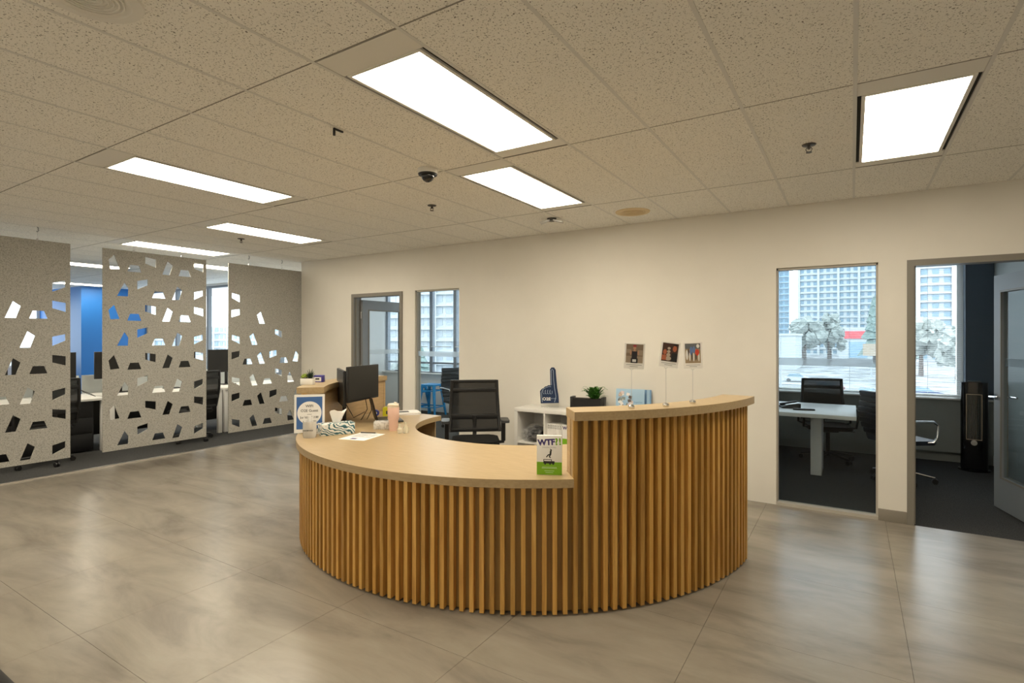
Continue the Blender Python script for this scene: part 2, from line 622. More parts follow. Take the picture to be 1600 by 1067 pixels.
def sidelight(name, x0, x1):
    s = setting(name)
    b = MB()
    b.box(x0, x0 + 0.014, YW + 0.02, YW + 0.09, 0, HEAD).box(x1 - 0.014, x1, YW + 0.02, YW + 0.09, 0, HEAD)
    b.box(x0, x1, YW + 0.02, YW + 0.09, HEAD - 0.02, HEAD).box(x0, x1, YW - 0.008, YW + 0.09, 0, 0.028)
    b.build('window_frame', M_SIDELIGHT, s, smooth=0)
    MB().box(x0 + 0.012, x1 - 0.012, YW + 0.055, YW + 0.063, 0.026, HEAD - 0.018).build('glass', M_OFFICE_GLASS, s, smooth=0)
    MB().box(x0 + 0.013, x1 - 0.013, YW + 0.050, YW + 0.0545, 1.305, 1.375).build('frosted_band', M_FROST, s, smooth=0)


sidelight('window_1', *W1)
sidelight('window_2', *W2)


def lever(parent, x, y, z, side):
    b = MB()
    b.cyl((x, y, z), (x, y + side * 0.012, z), 0.027, seg=18)
    b.cyl((x, y + side * 0.012, z), (x, y + side * 0.055, z), 0.010, seg=12)
    b.tube([(x, y + side * 0.055, z), (x - 0.03, y + side * 0.058, z), (x - 0.08, y + side * 0.058, z + 0.004), (x - 0.115, y + side * 0.05, z + 0.002)],
           [0.011, 0.011, 0.009, 0.008])
    return b.build('handle', M_CHROME, parent)


def door(name, x0, x1, hinge_x, ang):
    """frame in the wall plus a glazed leaf swung into the office; the leaf runs from its hinge along local +x"""
    s = setting(name)
    f = 0.05
    b = MB()
    b.box(x0, x0 + f, YW - 0.015, YW + 0.135, 0, HEAD).box(x1 - f, x1, YW - 0.015, YW + 0.135, 0, HEAD)
    b.box(x0 + f, x1 - f, YW - 0.015, YW + 0.135, HEAD - f, HEAD)
    b.box(x0 + f, x0 + f + 0.012, YW + 0.03, YW + 0.08, 0, HEAD - f).box(x1 - f - 0.012, x1 - f, YW + 0.03, YW + 0.08, 0, HEAD - f)
    b.build('door_frame', M_FRAME, s, smooth=0)
    L = 0.90
    leaf = bpy.data.objects.new('leaf', None)
    COL.objects.link(leaf)
    leaf.parent = s
    leaf.location = (hinge_x, YW + 0.13, 0.0)
    leaf.rotation_euler = (0, 0, ang)
    w2, zt = 0.022, 2.13
    b = MB()
    b.box(0, 0.12, -w2, w2, 0.012, zt).box(L - 0.12, L, -w2, w2, 0.012, zt)
    b.box(0.12, L - 0.12, -w2, w2, 0.012, 0.30).box(0.12, L - 0.12, -w2, w2, zt - 0.15, zt)
    b.build('door_leaf', M_DOOR, leaf, smooth=0)
    b = MB()
    for sd in (-1, 1):
        y0, y1 = sd * w2, sd * (w2 + 0.006)
        b.box(0.11, 0.128, y0, y1, 0.29, zt - 0.14).box(L - 0.128, L - 0.11, y0, y1, 0.29, zt - 0.14)
        b.box(0.128, L - 0.128, y0, y1, 0.29, 0.308).box(0.128, L - 0.128, y0, y1, zt - 0.158, zt - 0.14)
    b.build('glazing_bead', M_FRAME, leaf, smooth=0)
    MB().box(0.12, L - 0.12, -0.003, 0.003, 0.30, zt - 0.15).build('glass', M_OFFICE_GLASS, leaf, smooth=0)
    MB().box(0.13, L - 0.13, -0.007, -0.0035, 1.305, 1.375).build('frosted_band', M_FROST, leaf, smooth=0)
    lever(leaf, L - 0.055, -w2, 1.02, -1)
    lever(leaf, L - 0.055, w2, 1.02, 1)
    for z in (0.25, 1.1, 1.9):
        MB().cyl((-0.012, 0, z - 0.05), (-0.012, 0, z + 0.05), 0.009, seg=10).build('hinge', M_STEEL, leaf)
    return s


door('door_1', D1[0], D1[1], D1[0] + 0.068, R(88))
door('door_2', D2[0], D2[1], D2[1] - 0.068, R(103.5))


# exterior windows with mullions and blinds
def ext_window(name, x0, x1, y, z0, z1, mulls, transom=None, m=M_DKGREY):
    s = setting(name)
    b = MB()
    b.box(x0, x1, y - 0.04, y + 0.04, z0, z0 + 0.045).box(x0, x1, y - 0.04, y + 0.04, z1 - 0.045, z1)
    for x in [x0 + 0.025, x1 - 0.025] + mulls:
        b.box(x - 0.04, x + 0.04, y - 0.04, y + 0.04, z0 + 0.045, z1 - 0.045)
    b.build('window_frame', m, s, smooth=0)
    if transom:
        MB().box(x0 + 0.05, x1 - 0.05, y - 0.02, y + 0.02, transom - 0.02, transom + 0.02).build('transom', m, s, smooth=0)
    edges = [x0 + 0.025] + mulls + [x1 - 0.025]
    for a, c in zip(edges, edges[1:]):
        MB().box(a + 0.028, c - 0.028, y + 0.022, y + 0.028, z0 + 0.04, z1 - 0.04).build('pane', M_GLASS, s, smooth=0)
    return s


ext_window('window_3', -2.38, 1.19, 8.85, 0.79, 2.62, [-1.1], m=M_WHITE)
ext_window('window_4', -8.9, -3.9, 8.85, 0.79, 2.66, [-8.15, -7.57, -6.93, -5.6], transom=1.02, m=mat('grey_mullion', (0.22, 0.25, 0.29), 0.5))
s = ext_window('window_5', -15.5, -9.0, 6.87, 0.80, 2.74, [-14.0, -12.6, -11.2, -9.9], m=mat('grey_mullion', (0.22, 0.25, 0.29), 0.5))
s6 = ext_window('window_6', 0.2, 5.43, 0, 0.80, 2.62, [1.9, 3.6], m=M_WHITE)
s6.location = (-18.12, 0, 0)
s6.rotation_euler = (0, 0, R(90))
struct(MB().box(-2.38, 1.46, 8.585, 8.80, 0.785, 0.805, 0.003).build('trim_3', M_WHITE))
struct(MB().box(-8.9, -3.9, 8.70, 8.80, 0.785, 0.81, 0.003).build('trim_4', M_WHITE))


def blind(x0, x1, y, z0, z1, label, pitch=0.0235, depth=0.024):
    t = thing('window_blind', label, 'blind', (0, y, z0))
    H = z1 - z0
    MB().box(x0, x1, -0.014, 0.014, H - 0.03, H, 0.003).build('head_rail', M_BLIND, t)
    MB().box(x0, x1, -0.012, 0.012, 0.0, 0.016, 0.003).build('bottom_rail', M_BLIND, t)
    b = MB()
    z = 0.03
    while z < H - 0.04:
        b.rbox(((x0 + x1) / 2, 0, z), (x1 - x0, depth, 0.0012), (R(5), 0, 0))
        z += pitch
    stuff(b.build('slats', M_BLIND, t, smooth=0))
    n = max(2, int((x1 - x0) / 0.6))
    for k in range(n):
        x = x0 + (x1 - x0) * (k + 0.2) / (n - 0.6 + 0.2)
        x = min(max(x, x0 + 0.05), x1 - 0.05)
        MB().cyl((x, -0.013, 0.01), (x, -0.013, H - 0.02), 0.0012, seg=5).build('lift_cord', M_BLIND, t)
    return t


blind(-1.05, 1.165, 8.755, 0.812, 2.60, 'lowered white slatted blind over the meeting office window')
blind(-2.34, -1.15, 8.755, 0.812, 2.60, 'lowered white slatted blind over the hidden bay of the meeting office')
blind(-8.84, -8.20, 8.755, 0.815, 2.64, 'lowered white slatted blind in the small office beyond the open door')

lamp = copy_tree(proto)
lamp.location = (-6.3, 6.5, CEIL)
lamp['label'] = 'glowing recessed ceiling light panel inside the small office'
for xa, xb, lb in ((-8.10, -7.62, 'half lowered white slatted blind over the narrow bay above the blue stools'), (-7.52, -6.98, 'half lowered white slatted blind between the two grey mullions'),
                   (-6.88, -5.65, 'half lowered white slatted blind over the wide bay of the small office')):
    blind(xa, xb, 8.755, 1.36, 2.64, lb)
# small wall things
t = thing('thermostat', 'small white thermostat on the small office side wall', 'thermostat', (-8.9, 7.75, 1.50), R(90))
MB().box(-0.06, 0.06, -0.03, 0.0, -0.045, 0.045, 0.006).build('housing', M_WHITE, t)
MB().box(-0.03, 0.03, -0.033, -0.029, -0.005, 0.03).build('display', M_DKGREY, t)
MB().cyl((0.0, -0.031, -0.025), (0.0, -0.036, -0.025), 0.012).build('dial', M_STEEL, t)

# ------------------------------------------------------------------ reception desk
DC = Vector((-2.53, 4.24, 0))
A0, A1 = 180.0, 357.0
AL, AR = 226.5, 309.0
RS = 1.913
desk = thing('reception_desk', 'semicircular oak reception desk clad in vertical timber slats', 'reception desk', DC)
b = MB()
b.sector(0.98, 1.74, A0, AL, 0.727, 0.775, 40)
b.sector(0.98, 1.938, AL, AR, 0.727, 0.775, 70)
b.sector(0.98, 1.74, AR, A1, 0.727, 0.775, 40)
b.build('worktop', M_OAK_TOP, desk)
for a, c in ((A0, AL), (AR, A1)):
    MB().sector(1.735, 1.95, a, c, 1.10, 1.15, 50).build('transaction_counter', M_OAK_TOP, desk)
    MB().sector(1.765, 1.785, a, c, 0.70, 1.10, 50).build('inner_panel', M_OAK_EDGE, desk)
for a, z1 in ((A0, 1.10), (AL, 1.10), (AR, 1.10), (A1, 1.10)):
    th = 0.6
    lo = a if a in (A0, AR) else a - th
    r0 = 1.05 if a in (A0, A1) else 1.76
    bb = MB().sector(1.76, RS - 0.012, lo, lo + th, 0.02 if a in (A0, A1) else 0.775, z1, 2)
    if r0 < 1.7:
        bb.sector(1.05, 1.76, lo, lo + th, 0.0, 0.727, 2)
    bb.build('end_panel', M_OAK_EDGE, desk)
MB().sector(1.835, 1.868, A0, AL, 0.012, 1.10, 50).build('backing_panel', M_SLAT_BACK, desk)
MB().sector(1.835, 1.868, AL, AR, 0.012, 0.727, 70).build('backing_panel', M_SLAT_BACK, desk)
MB().sector(1.835, 1.868, AR, A1, 0.012, 1.10, 50).build('backing_panel', M_SLAT_BACK, desk)
MB().sector(1.80, 1.85, A0, A1, 0.0, 0.03, 90).build('plinth', M_BLACK, desk)
PITCH = 1.767
sl_low = MB().box(-0.0225, 0.0225, -0.0125, 0.0125, 0.012, 0.727).mesh('slat', M_SLAT, 0)
sl_high = MB().box(-0.0225, 0.0225, -0.0125, 0.0125, 0.012, 1.10).mesh('slat', M_SLAT, 0)
a = AR + 0.45
angs = []
while a < A1:
    angs.append(a)
    a += PITCH
a = AR + 0.45 - PITCH
while a > A0 + 0.3:
    angs.append(a)
    a -= PITCH
for a in sorted(angs):
    me = sl_low if AL < a < AR else sl_high
    r = RS - 0.0225
    put('slat', me, desk, (r * math.cos(R(a)), r * math.sin(R(a)), 0), (0, 0, R(a)))


# ------------------------------------------------------------------ chairs
def star_base(t, r, m, z_hub, col_m, arm=0.02):
    b = MB()
    b.cyl((0, 0, 0.07), (0, 0, 0.12), 0.035, 0.03, 14)
    b.build('hub', m, t)
    for k in range(5):
        an = R(72 * k + 18)
        c, s_ = math.cos(an), math.sin(an)
        bb = MB()
        bb.tube([(0.02 * c, 0.02 * s_, 0.105), (0.5 * r * c, 0.5 * r * s_, 0.092), (r * c, r * s_, 0.065)], [arm, arm * 0.9, arm * 0.7], 8)
        leg = bb.build('base_arm', m, t)
        bb = MB()
        tx, ty = -s_, c
        for sd in (-1, 1):
            p = (r * c + tx * 0.014 * sd, r * s_ + ty * 0.014 * sd)
            bb.cyl((p[0] - tx * 0.009, p[1] - ty * 0.009, 0.028), (p[0] + tx * 0.009, p[1] + ty * 0.009, 0.028), 0.028, seg=14)
        bb.cyl((r * c, r * s_, 0.03), (r * c, r * s_, 0.07), 0.008, seg=8)
        bb.build('caster', M_BLACK, leg)
    MB().cyl((0, 0, 0.11), (0, 0, z_hub), 0.024, seg=14).build('gas_column', col_m, t)


def rounded(w, d, r, n=5):
    pts = []
    for cx, cy, a0 in ((w - r, d - r, 0), (-w + r, d - r, 90), (-w + r, -d + r, 180), (w - r, -d + r, 270)):
        for k in range(n + 1):
            a_ = R(a0 + 90 * k / n)
            pts.append((cx + r * math.cos(a_), cy + r * math.sin(a_)))
    return pts


def mesh_chair(label, loc, rz, group=None, loop_arms=False, seat=0.47, top=1.06, wide=0.25):
    """front faces local -Y"""
    t = thing('office_chair', label, 'chair', loc, rz, group)
    star_base(t, 0.30, M_BLACK, seat - 0.06, M_BLACK)
    MB().box(-0.10, 0.10, -0.12, 0.12, seat - 0.085, seat - 0.05, 0.01).build('tilt_mechanism', M_BLACK, t)
    b = MB()
    b.cyl((0.09, -0.02, seat - 0.07), (0.26, -0.03, seat - 0.075), 0.007, seg=8)
    b.rbox((0.27, -0.03, seat - 0.076), (0.05, 0.02, 0.012), bev=0.004)
    b.build('tilt_lever', M_BLACK, t)
    b = MB()
    b.prism(rounded(0.245, 0.235, 0.09), seat - 0.05, seat)
    bmesh.ops.bevel(b.bm, geom=[e for e in b.bm.edges], offset=0.015, segments=2, affect='EDGES')
    b.build('seat', M_BLACK_MATTE, t)
    z0, yb, yt = seat + 0.03, 0.23, 0.32

    def bx(z):
        f_ = (z - z0) / (top - z0)
        return wide * (1.0 - 0.10 * f_), yb + (yt - yb) * f_ + 0.03 * math.sin(math.pi * f_)
    prof = [z0 + (top - z0) * k / 8 for k in range(9)]
    for sd in (-1, 1):
        MB().tube([(sd * bx(z)[0], bx(z)[1], z) for z in prof], 0.018, 8).build('back_post', M_BLACK, t)
    for z, h in ((z0 + 0.02, 0.03), (z0 + 0.16, 0.055), (top - 0.11, 0.04), (top - 0.012, 0.03)):
        x, y = bx(z)
        MB().box(-x, x, y - 0.012, y + 0.012, z - h / 2, z + h / 2, 0.004).build('back_rail', M_BLACK, t)
    b = MB()
    for za, zb in zip(prof, prof[1:]):
        (xa, ya), (xb, yb_) = bx(za), bx(zb)
        b.quad((-xa, ya, za), (xa, ya, za), (xb, yb_, zb), (-xb, yb_, zb))
    b.build('back_mesh', M_MESH, t)
    MB().tube([(0, 0.08, seat - 0.07), (0, 0.22, seat - 0.06), (0, 0.27, seat + 0.04), (0, 0.265, seat + 0.20)], 0.022, 8).build('back_support', M_BLACK, t)
    for sd in (-1, 1):
        x = sd * 0.30
        if loop_arms:
            MB().tube([(sd * 0.24, 0.19, seat - 0.02), (x, 0.20, seat + 0.0), (x, 0.19, seat + 0.18), (x, 0.14, seat + 0.215), (x, -0.12, seat + 0.21),
                       (x, -0.17, seat + 0.15), (x * 0.97, -0.10, seat - 0.02), (sd * 0.22, -0.06, seat - 0.03)], 0.014, 8).build('armrest', M_BLACK, t)
        else:
            ar = MB()
            ar.tube([(sd * 0.20, 0.06, seat - 0.055), (x, 0.06, seat - 0.05), (x, 0.06, seat + 0.02)], 0.018, 8)
            ar.box(x - 0.022, x + 0.022, 0.035, 0.085, seat - 0.04, seat + 0.175, 0.006)
            arm_o = ar.build('arm_post', M_BLACK, t)
            MB().prism([(px_, py_ + 0.0) for px_, py_ in rounded(0.043, 0.125, 0.035)], 0.0, 0.026).build('arm_pad', M_DKGREY, arm_o, (x + sd * 0.012, 0.02, seat + 0.172))
    return t


mesh_chair('black mesh task chair with padded armrests behind the reception desk', (-3.36, 4.62, 0), R(38), seat=0.50, top=1.09, wide=0.275)
mesh_chair('black mesh office chair with loop arms behind the white meeting table', (-0.26, 7.95, 0), R(14), loop_arms=True, seat=0.46, top=1.02)
mesh_chair('black mesh chair at the hidden end of the white meeting table', (-1.22, 7.98, 0), R(-10), loop_arms=True, seat=0.46, top=0.80)


def leather_chair(label, loc, rz, m, top=0.98, ribs=9):
    t = thing('leather_chair', label, 'chair', loc, rz)
    seat = 0.46
    star_base(t, 0.30, M_CHROME, seat - 0.05, M_CHROME, 0.015)
    b = MB().prism(rounded(0.24, 0.235, 0.06), seat - 0.035, seat + 0.01)
    bmesh.ops.bevel(b.bm, geom=list(b.bm.edges), offset=0.01, segments=2, affect='EDGES')
    b.build('seat', m, t)
    MB().box(-0.09, 0.09, -0.1, 0.1, seat - 0.075, seat - 0.034, 0.008).build('tilt_mechanism', M_BLACK, t)
    b = MB()
    b.cyl((0.08, 0.0, seat - 0.06), (0.22, -0.02, seat - 0.10), 0.006, seg=8)
    b.rbox((0.235, -0.022, seat - 0.105), (0.05, 0.018, 0.014), bev=0.004)
    b.build('tilt_lever', M_BLACK, t)
    z0 = seat - 0.02
    for k in range(ribs):                        # horizontal upholstery ribs of the back
        f0 = k / ribs
        z = z0 + (top - z0) * (f0 + 0.5 / ribs)
        y = 0.21 + 0.05 * math.sin(math.pi * min(1, f0 * 1.3)) + 0.09 * f0
        MB().rbox((0, y, z), (0.47 - 0.05 * abs(f0 - 0.5), 0.042, (top - z0) / ribs * 1.02), (R(-10), 0, 0), 0.012).build('back_rib', m, t)
    for sd in (-1, 1):
        x = sd * 0.265
        MB().tube([(sd * 0.23, 0.25, seat + 0.20), (x, 0.24, seat + 0.215), (x, 0.10, seat + 0.22), (x, -0.15, seat + 0.215), (x, -0.20, seat + 0.18),
                   (x, -0.19, seat + 0.05), (x, -0.15, seat + 0.0), (sd * 0.22, -0.10, seat - 0.01)], 0.013, 10).build('armrest', M_CHROME, t)
    return t


leather_chair('navy leather office chair with chrome loop arms at the table end', (0.45, 7.28, 0), R(126), M_NAVY_LEATHER, 0.97)
leather_chair('grey ribbed leather chair with chrome arm beside the blue stools', (-5.80, 7.52, 0), R(62), M_LEATHER, 1.02)

# ------------------------------------------------------------------ meeting office furniture
t = thing('meeting_table', 'white rectangular meeting table on slab legs', 'table', (-0.92, 7.19, 0))
MB().box(-1.0, 0.96, -0.555, 0.555, 0.70, 0.742, 0.003).build('table_top', M_WHITE, t)
for x in (-0.60, 0.575):
    MB().box(x - 0.055, x + 0.055, -0.16, 0.30, 0.0, 0.70, 0.002).build('leg', M_WHITE, t)
t = thing('conference_phone', 'grey desk phone with handset lying on the white table', 'phone', (-0.62, 7.10, 0.742), R(20))
MB().prism([(-0.10, 0.0), (0.10, 0.0), (0.10, 0.055), (-0.10, 0.02)], -0.08, 0.08, 'y').build('phone_body', M_DKGREY, t)
MB().rbox((0.02, -0.02, 0.047), (0.14, 0.09, 0.006), (0, R(-10), 0), 0.002).build('display', M_STEEL, t)
MB().rbox((0.0, 0.055, 0.05), (0.19, 0.035, 0.022), (0, R(-10), 0), 0.008).build('handset', M_BLACK, t)
t = thing('remote_control', 'black remote control lying on the white table', 'remote', (-0.46, 6.93, 0.742), R(12))
MB().box(-0.11, 0.11, -0.022, 0.022, 0, 0.018, 0.006).build('remote_body', M_BLACK, t)
for k in range(6):
    MB().cyl((-0.08 + 0.03 * k, 0, 0.017), (-0.08 + 0.03 * k, 0, 0.0195), 0.007, seg=10).build('button', M_DKGREY, t)

t = thing('tower_heater', 'glossy black tower heater in the meeting office corner', 'heater', (1.22, 8.30, 0), to_camera(1.22, 8.30))
M_GLOSS = mat('gloss_black', (0.006, 0.006, 0.007), 0.12, coat=0.5)
MB().lathe([(0.15, 0.0), (0.15, 0.015), (0.10, 0.03), (0.085, 0.04)], 28).build('base', M_GLOSS, t)
b = MB().prism(rounded(0.125, 0.10, 0.05), 0.03, 1.04)
b.build('tower_body', M_GLOSS, t)
b = MB()
b.box(-0.072, -0.066, -0.106, -0.098, 0.37, 0.90).box(0.066, 0.072, -0.106, -0.098, 0.37, 0.90)
b.box(-0.072, 0.072, -0.106, -0.098, 0.895, 0.902).box(-0.072, 0.072, -0.106, -0.098, 0.368, 0.375)
b.build('grille_frame', mat('bronze_trim', (0.42, 0.34, 0.27), 0.35, metal=0.7), t)
for k in range(8):
    x = -0.056 + 0.016 * k
    MB().box(x - 0.003, x + 0.003, -0.104, -0.098, 0.378, 0.892).build('grille_bar', M_DKGREY, t)
MB().lathe([(0.03, 0), (0.03, 0.012), (0.0, 0.014)], 18).build('dial', M_STEEL, t, (0, -0.10, 0.335), (R(90), 0, 0))
MB().box(-0.06, 0.06, -0.06, 0.02, 1.04, 1.05, 0.004).build('control_panel', M_DKGREY, t)

# ------------------------------------------------------------------ small office stools
def stool(label, loc, rz, H=0.63):
    t = thing('metal_stool', label, 'stool', loc, rz)
    b = MB().prism(rounded(0.165, 0.165, 0.05), H - 0.035, H)
    b.build('seat', M_BLUE_METAL, t)
    for sx in (-1, 1):
        for sy in (-1, 1):
            MB().tube([(sx * 0.135, sy * 0.135, H - 0.03), (sx * 0.205, sy * 0.205, 0.0)], [0.036, 0.020], 6).build('leg', M_BLUE_METAL, t)
    for z, k in ((0.18, 0.185), (H - 0.13, 0.15)):
        for q in range(4):
            a_ = R(90 * q)
            c, s_ = math.cos(a_), math.sin(a_)
            p = [(k * c - k * s_, k * s_ + k * c, z), (-k * c - k * s_, -k * s_ + k * c, z)]
            MB().cyl(p[0], p[1], 0.011, seg=8).build('brace', M_BLUE_METAL, t)
    return t


stool('blue metal stool standing beside the grey ribbed leather chair', (-7.14, 8.33, 0), R(8))
stool('blue metal stool tucked behind another stool near the door wall', (-7.60, 8.38, 0), R(-5), 0.57)

# ------------------------------------------------------------------ hanging felt panels
ROW_A = [(0.11, -0.03, 0), (0.34, -0.08, 1), (0.52, 0.03, 2), (0.73, -0.04, 3), (0.94, -0.08, 1), (1.12, 0.03, 2)]
ROW_B = [(0.23, -0.36, 4), (0.43, -0.26, 5), (0.62, -0.39, 1), (0.85, -0.36, 3), (1.12, -0.35, 5)]
SHAPES = [[(-0.05, 0.03), (0.01, 0.10), (0.07, -0.07), (-0.03, -0.08)], [(-0.05, 0.045), (0.05, 0.045), (0.08, -0.04), (-0.08, -0.04)],
          [(-0.06, 0.055), (0.065, 0.035), (0.065, -0.07), (-0.06, -0.03)], [(-0.005, 0.10), (0.06, 0.05), (0.02, -0.08), (-0.07, -0.08)],
          [(0.0, 0.10), (0.045, 0.03), (0.04, -0.07), (-0.08, -0.07)], [(-0.06, 0.03), (0.06, 0.06), (0.06, -0.015), (-0.06, -0.075)]]


def felt_panel(label, y0, keep, mirror=False, hooks=(0.33, 0.90)):
    """4 x 8 ft sheet hung from the ceiling; keep(row, offset) says which of the repeating cutouts it has"""
    t = thing('felt_panel', label, 'hanging panel', (-7.58, y0, 0.19))
    W, H = 1.225, 2.445
    c = bpy.data.curves.new('panel_outline', 'CURVE')
    c.dimensions = '2D'
    c.fill_mode = 'BOTH'
    c.extrude = 0.006

    def spl(pts):
        s_ = c.splines.new('POLY')
        s_.points.add(len(pts) - 1)
        for p, q in zip(s_.points, pts):
            p.co = (q[0], q[1], 0, 1)
        s_.use_cyclic_u = True
    spl([(0, 0), (W, 0), (W, H), (0, H)])
    for rep in range(4):
        for half, row in enumerate((ROW_A, ROW_B)):
            for ox, oz, k in row:
                if not keep(rep * 2 + half, ox):
                    continue
                pts = [(ox + dx, 2.50 - 0.608 * rep + oz + dz - 0.19) for dx, dz in SHAPES[k]]
                if mirror:
                    pts = [(1.23 - x, z) for x, z in pts]
                spl(pts)
    me = curve_mesh(c, M_FELT, 'felt_sheet')
    me.transform(Matrix(((0, 0, 1, 0), (1, 0, 0, 0), (0, 1, 0, 0), (0, 0, 0, 1))))
    put('felt_sheet', me, t)
    for h in hooks:
        g = MB().cyl((0, h, H - 0.02), (0, h, CEIL - 0.19), 0.0018, seg=6)
        wire = g.build('hanging_wire', M_STEEL, t)
        MB().box(-0.010, 0.010, h - 0.006, h + 0.006, H - 0.012, H + 0.018, 0.002).build('clamp', M_STEEL, wire)
        MB().tube([(0, h, CEIL - 0.195), (0, h + 0.010, CEIL - 0.205), (0, h + 0.010, CEIL - 0.235), (0, h, CEIL - 0.25), (0, h - 0.008, CEIL - 0.24)], 0.003, 6).build('hook', M_DKGREY, wire)
    return t


felt_panel('grey felt panel whose cutouts thin out towards its plain upper corner, over the carpet edge', 1.325,
           lambda r, o: [False, o > 1, o > 0.7, o > 0.8, o > 0.5, o > 0.4, True, True][r], hooks=(0.29, 0.93))
felt_panel('grey felt panel hanging in the middle, pierced all over by angular cutouts', 2.865, lambda r, o: True)
felt_panel('grey felt panel beside the free end of the white wall, plain upper corner', 4.405,
           lambda r, o: [False, o > 1, o in (0.73, 1.12), o in (0.43, 0.85, 1.12), True, True, True, True][r], mirror=True, hooks=(0.31, 0.86))


# ------------------------------------------------------------------ open office beyond the panels
def office_desk(label, y0, y1, pedestal=True):
    t = thing('office_desk', label, 'desk', (-9.2, (y0 + y1) / 2, 0))
    h = (y1 - y0) / 2
    MB().box(-0.48, 0.46, -h, h, 0.70, 0.732, 0.002).build('desk_top', M_WHITE, t)
    for sy in ((1,) if pedestal else (-1, 1)):
        MB().box(0.38, 0.44, sy * (h - 0.03) - 0.03, sy * (h - 0.03) + 0.03, 0, 0.70, 0.002).build('leg', M_WHITE, t)
        MB().box(-0.44, -0.38, sy * (h - 0.03) - 0.03, sy * (h - 0.03) + 0.03, 0, 0.70, 0.002).build('leg', M_WHITE, t)
    MB().box(-0.50, -0.47, -h, h, 0.55, 1.0, 0.003).build('desk_screen', mat('pale_screen', (0.62, 0.66, 0.66), 0.6), t)
    MB().box(-0.36, -0.34, -h + 0.07, h - 0.07, 0.12, 0.695, 0.002).build('modesty_panel', M_BLACK, t)
    if pedestal:
        p = MB().box(-0.25, 0.36, -h + 0.02, h - 0.12, 0.02, 0.69, 0.004).build('pedestal', M_BLACK, t)
        for k in range(3):
            MB().box(0.36, 0.375, -h + 0.04, h - 0.14, 0.05 + 0.215 * k, 0.25 + 0.215 * k, 0.003).build('drawer', M_BLACK, p)
    return t


def monitor(label, loc, rz, w_=0.54, h_=0.31, stand=None, group=None, tilt=0.0):
    """screen faces local -Y; loc is the bottom centre of the foot, or of the panel when it hangs on an arm"""
    t = thing('monitor', label, 'monitor', loc, rz, group)
    z0 = stand or 0.0
    MB().box(-w_ / 2, w_ / 2, -0.012, 0.012, z0, z0 + h_, 0.004).build('casing', M_BLACK, t)
    MB().box(-w_ / 2 + 0.008, w_ / 2 - 0.008, -0.0135, -0.0115, z0 + 0.016, z0 + h_ - 0.008).build('screen', M_SCREEN, t)
    MB().box(-w_ * 0.33, w_ * 0.33, 0.010, 0.034, z0 + h_ * 0.2, z0 + h_ * 0.8, 0.01).build('rear_housing', M_DKGREY, t)
    if stand:
        MB().box(-0.025, 0.025, 0.035, 0.055, 0.01, z0 + h_ * 0.55, 0.004).build('stand', M_BLACK, t)
        MB().box(-0.12, 0.12, -0.07, 0.10, 0.0, 0.012, 0.004).build('foot', M_BLACK, t)
    return t


office_desk('white bench desk with black drawer pedestal behind the pierced panels', 1.0, 3.36)
office_desk('white bench desk with open legs near the free wall end', 3.40, 4.99, False)
office_desk('white bench desk standing farthest along the window wall', 5.03, 6.6, False)
for k, (y, x) in enumerate([(1.40, -9.40), (2.14, -9.40), (2.88, -9.40), (3.80, -9.40), (4.54, -9.40), (5.45, -9.40)]):
    monitor('large black monitor on the bench desk ' + ('with drawers' if y < 3.4 else 'with open legs' if y < 5 else 'farthest along'), (x, y, 0.732), R(90), 0.70, 0.40, 0.22, group='monitors on the bench desks')
mesh_chair('black mesh chair at the bench desk with drawers', (-8.42, 2.55, 0), R(-80))
mesh_chair('black mesh chair at the bench desk with open legs', (-8.50, 4.35, 0), R(-75))
b = MB().tube([(0, 0, 0), (0.02, 0.05, 0.06), (0.0, 0.12, 0.12), (-0.02, 0.2, 0.06), (0.05, 0.3, 0.004), (0.1, 0.22, 0.05), (0.05, 0.1, 0.12)], 0.004, 6)
tag(b.build('cable', M_BLACK, None, (-9.0, 3.0, 0.738)), 'loose black cable curling on the bench desk with drawers', 'cable')

# ------------------------------------------------------------------ shelf unit and what stands on it
SX0, SX1, SY0, SY1, SH = -3.24, -1.77, 5.205, 5.595, 0.77
t = thing('cube_shelf', 'white cube shelf unit against the reception wall', 'shelf', ((SX0 + SX1) / 2, (SY0 + SY1) / 2, 0))
hw, hd = (SX1 - SX0) / 2, (SY1 - SY0) / 2
MB().box(-hw, hw, -hd, hd, SH - 0.04, SH, 0.001).build('top_panel', M_WHITE, t)
MB().box(-hw, hw, -hd, hd, 0, 0.04, 0.001).build('bottom_panel', M_WHITE, t)
for sd in (-1, 1):
    MB().box(sd * hw - (0.04 if sd > 0 else 0), sd * hw + (0.04 if sd < 0 else 0), -hd, hd, 0.04, SH - 0.04).build('side_panel', M_WHITE, t)
cw = (2 * hw - 0.08 - 3 * 0.016) / 4
for k in range(1, 4):
    x = -hw + 0.04 + k * cw + (k - 1) * 0.016
    MB().box(x, x + 0.016, -hd, hd, 0.04, SH - 0.04).build('divider', M_WHITE, t)
for k in range(4):
    x = -hw + 0.04 + k * (cw + 0.016)
    MB().box(x, x + cw, -hd, hd, SH / 2 - 0.008, SH / 2 + 0.008).build('shelf_board', M_WHITE, t)
MB().box(-hw + 0.04, hw - 0.04, hd - 0.008, hd - 0.002, 0.04, SH - 0.04).build('back_panel', M_WHITE, t)
ZS = SH / 2 + 0.008


def crumple(loc, s, m, name, parent, seed, rough_=0.22, sub=3):
    rnd = random.Random(seed)
    b = MB()
    bmesh.ops.create_icosphere(b.bm, subdivisions=sub, radius=1.0)
    for v in b.bm.verts:
        f_ = 1 + rnd.uniform(-rough_, rough_)
        v.co = Vector((v.co.x * s[0] * f_, v.co.y * s[1] * f_, max(v.co.z, -0.75) * s[2] * f_ + s[2] * 0.9))
        v.co.z = max(v.co.z, 0.0)
    return b.build(name, m, parent, loc, smooth=0)


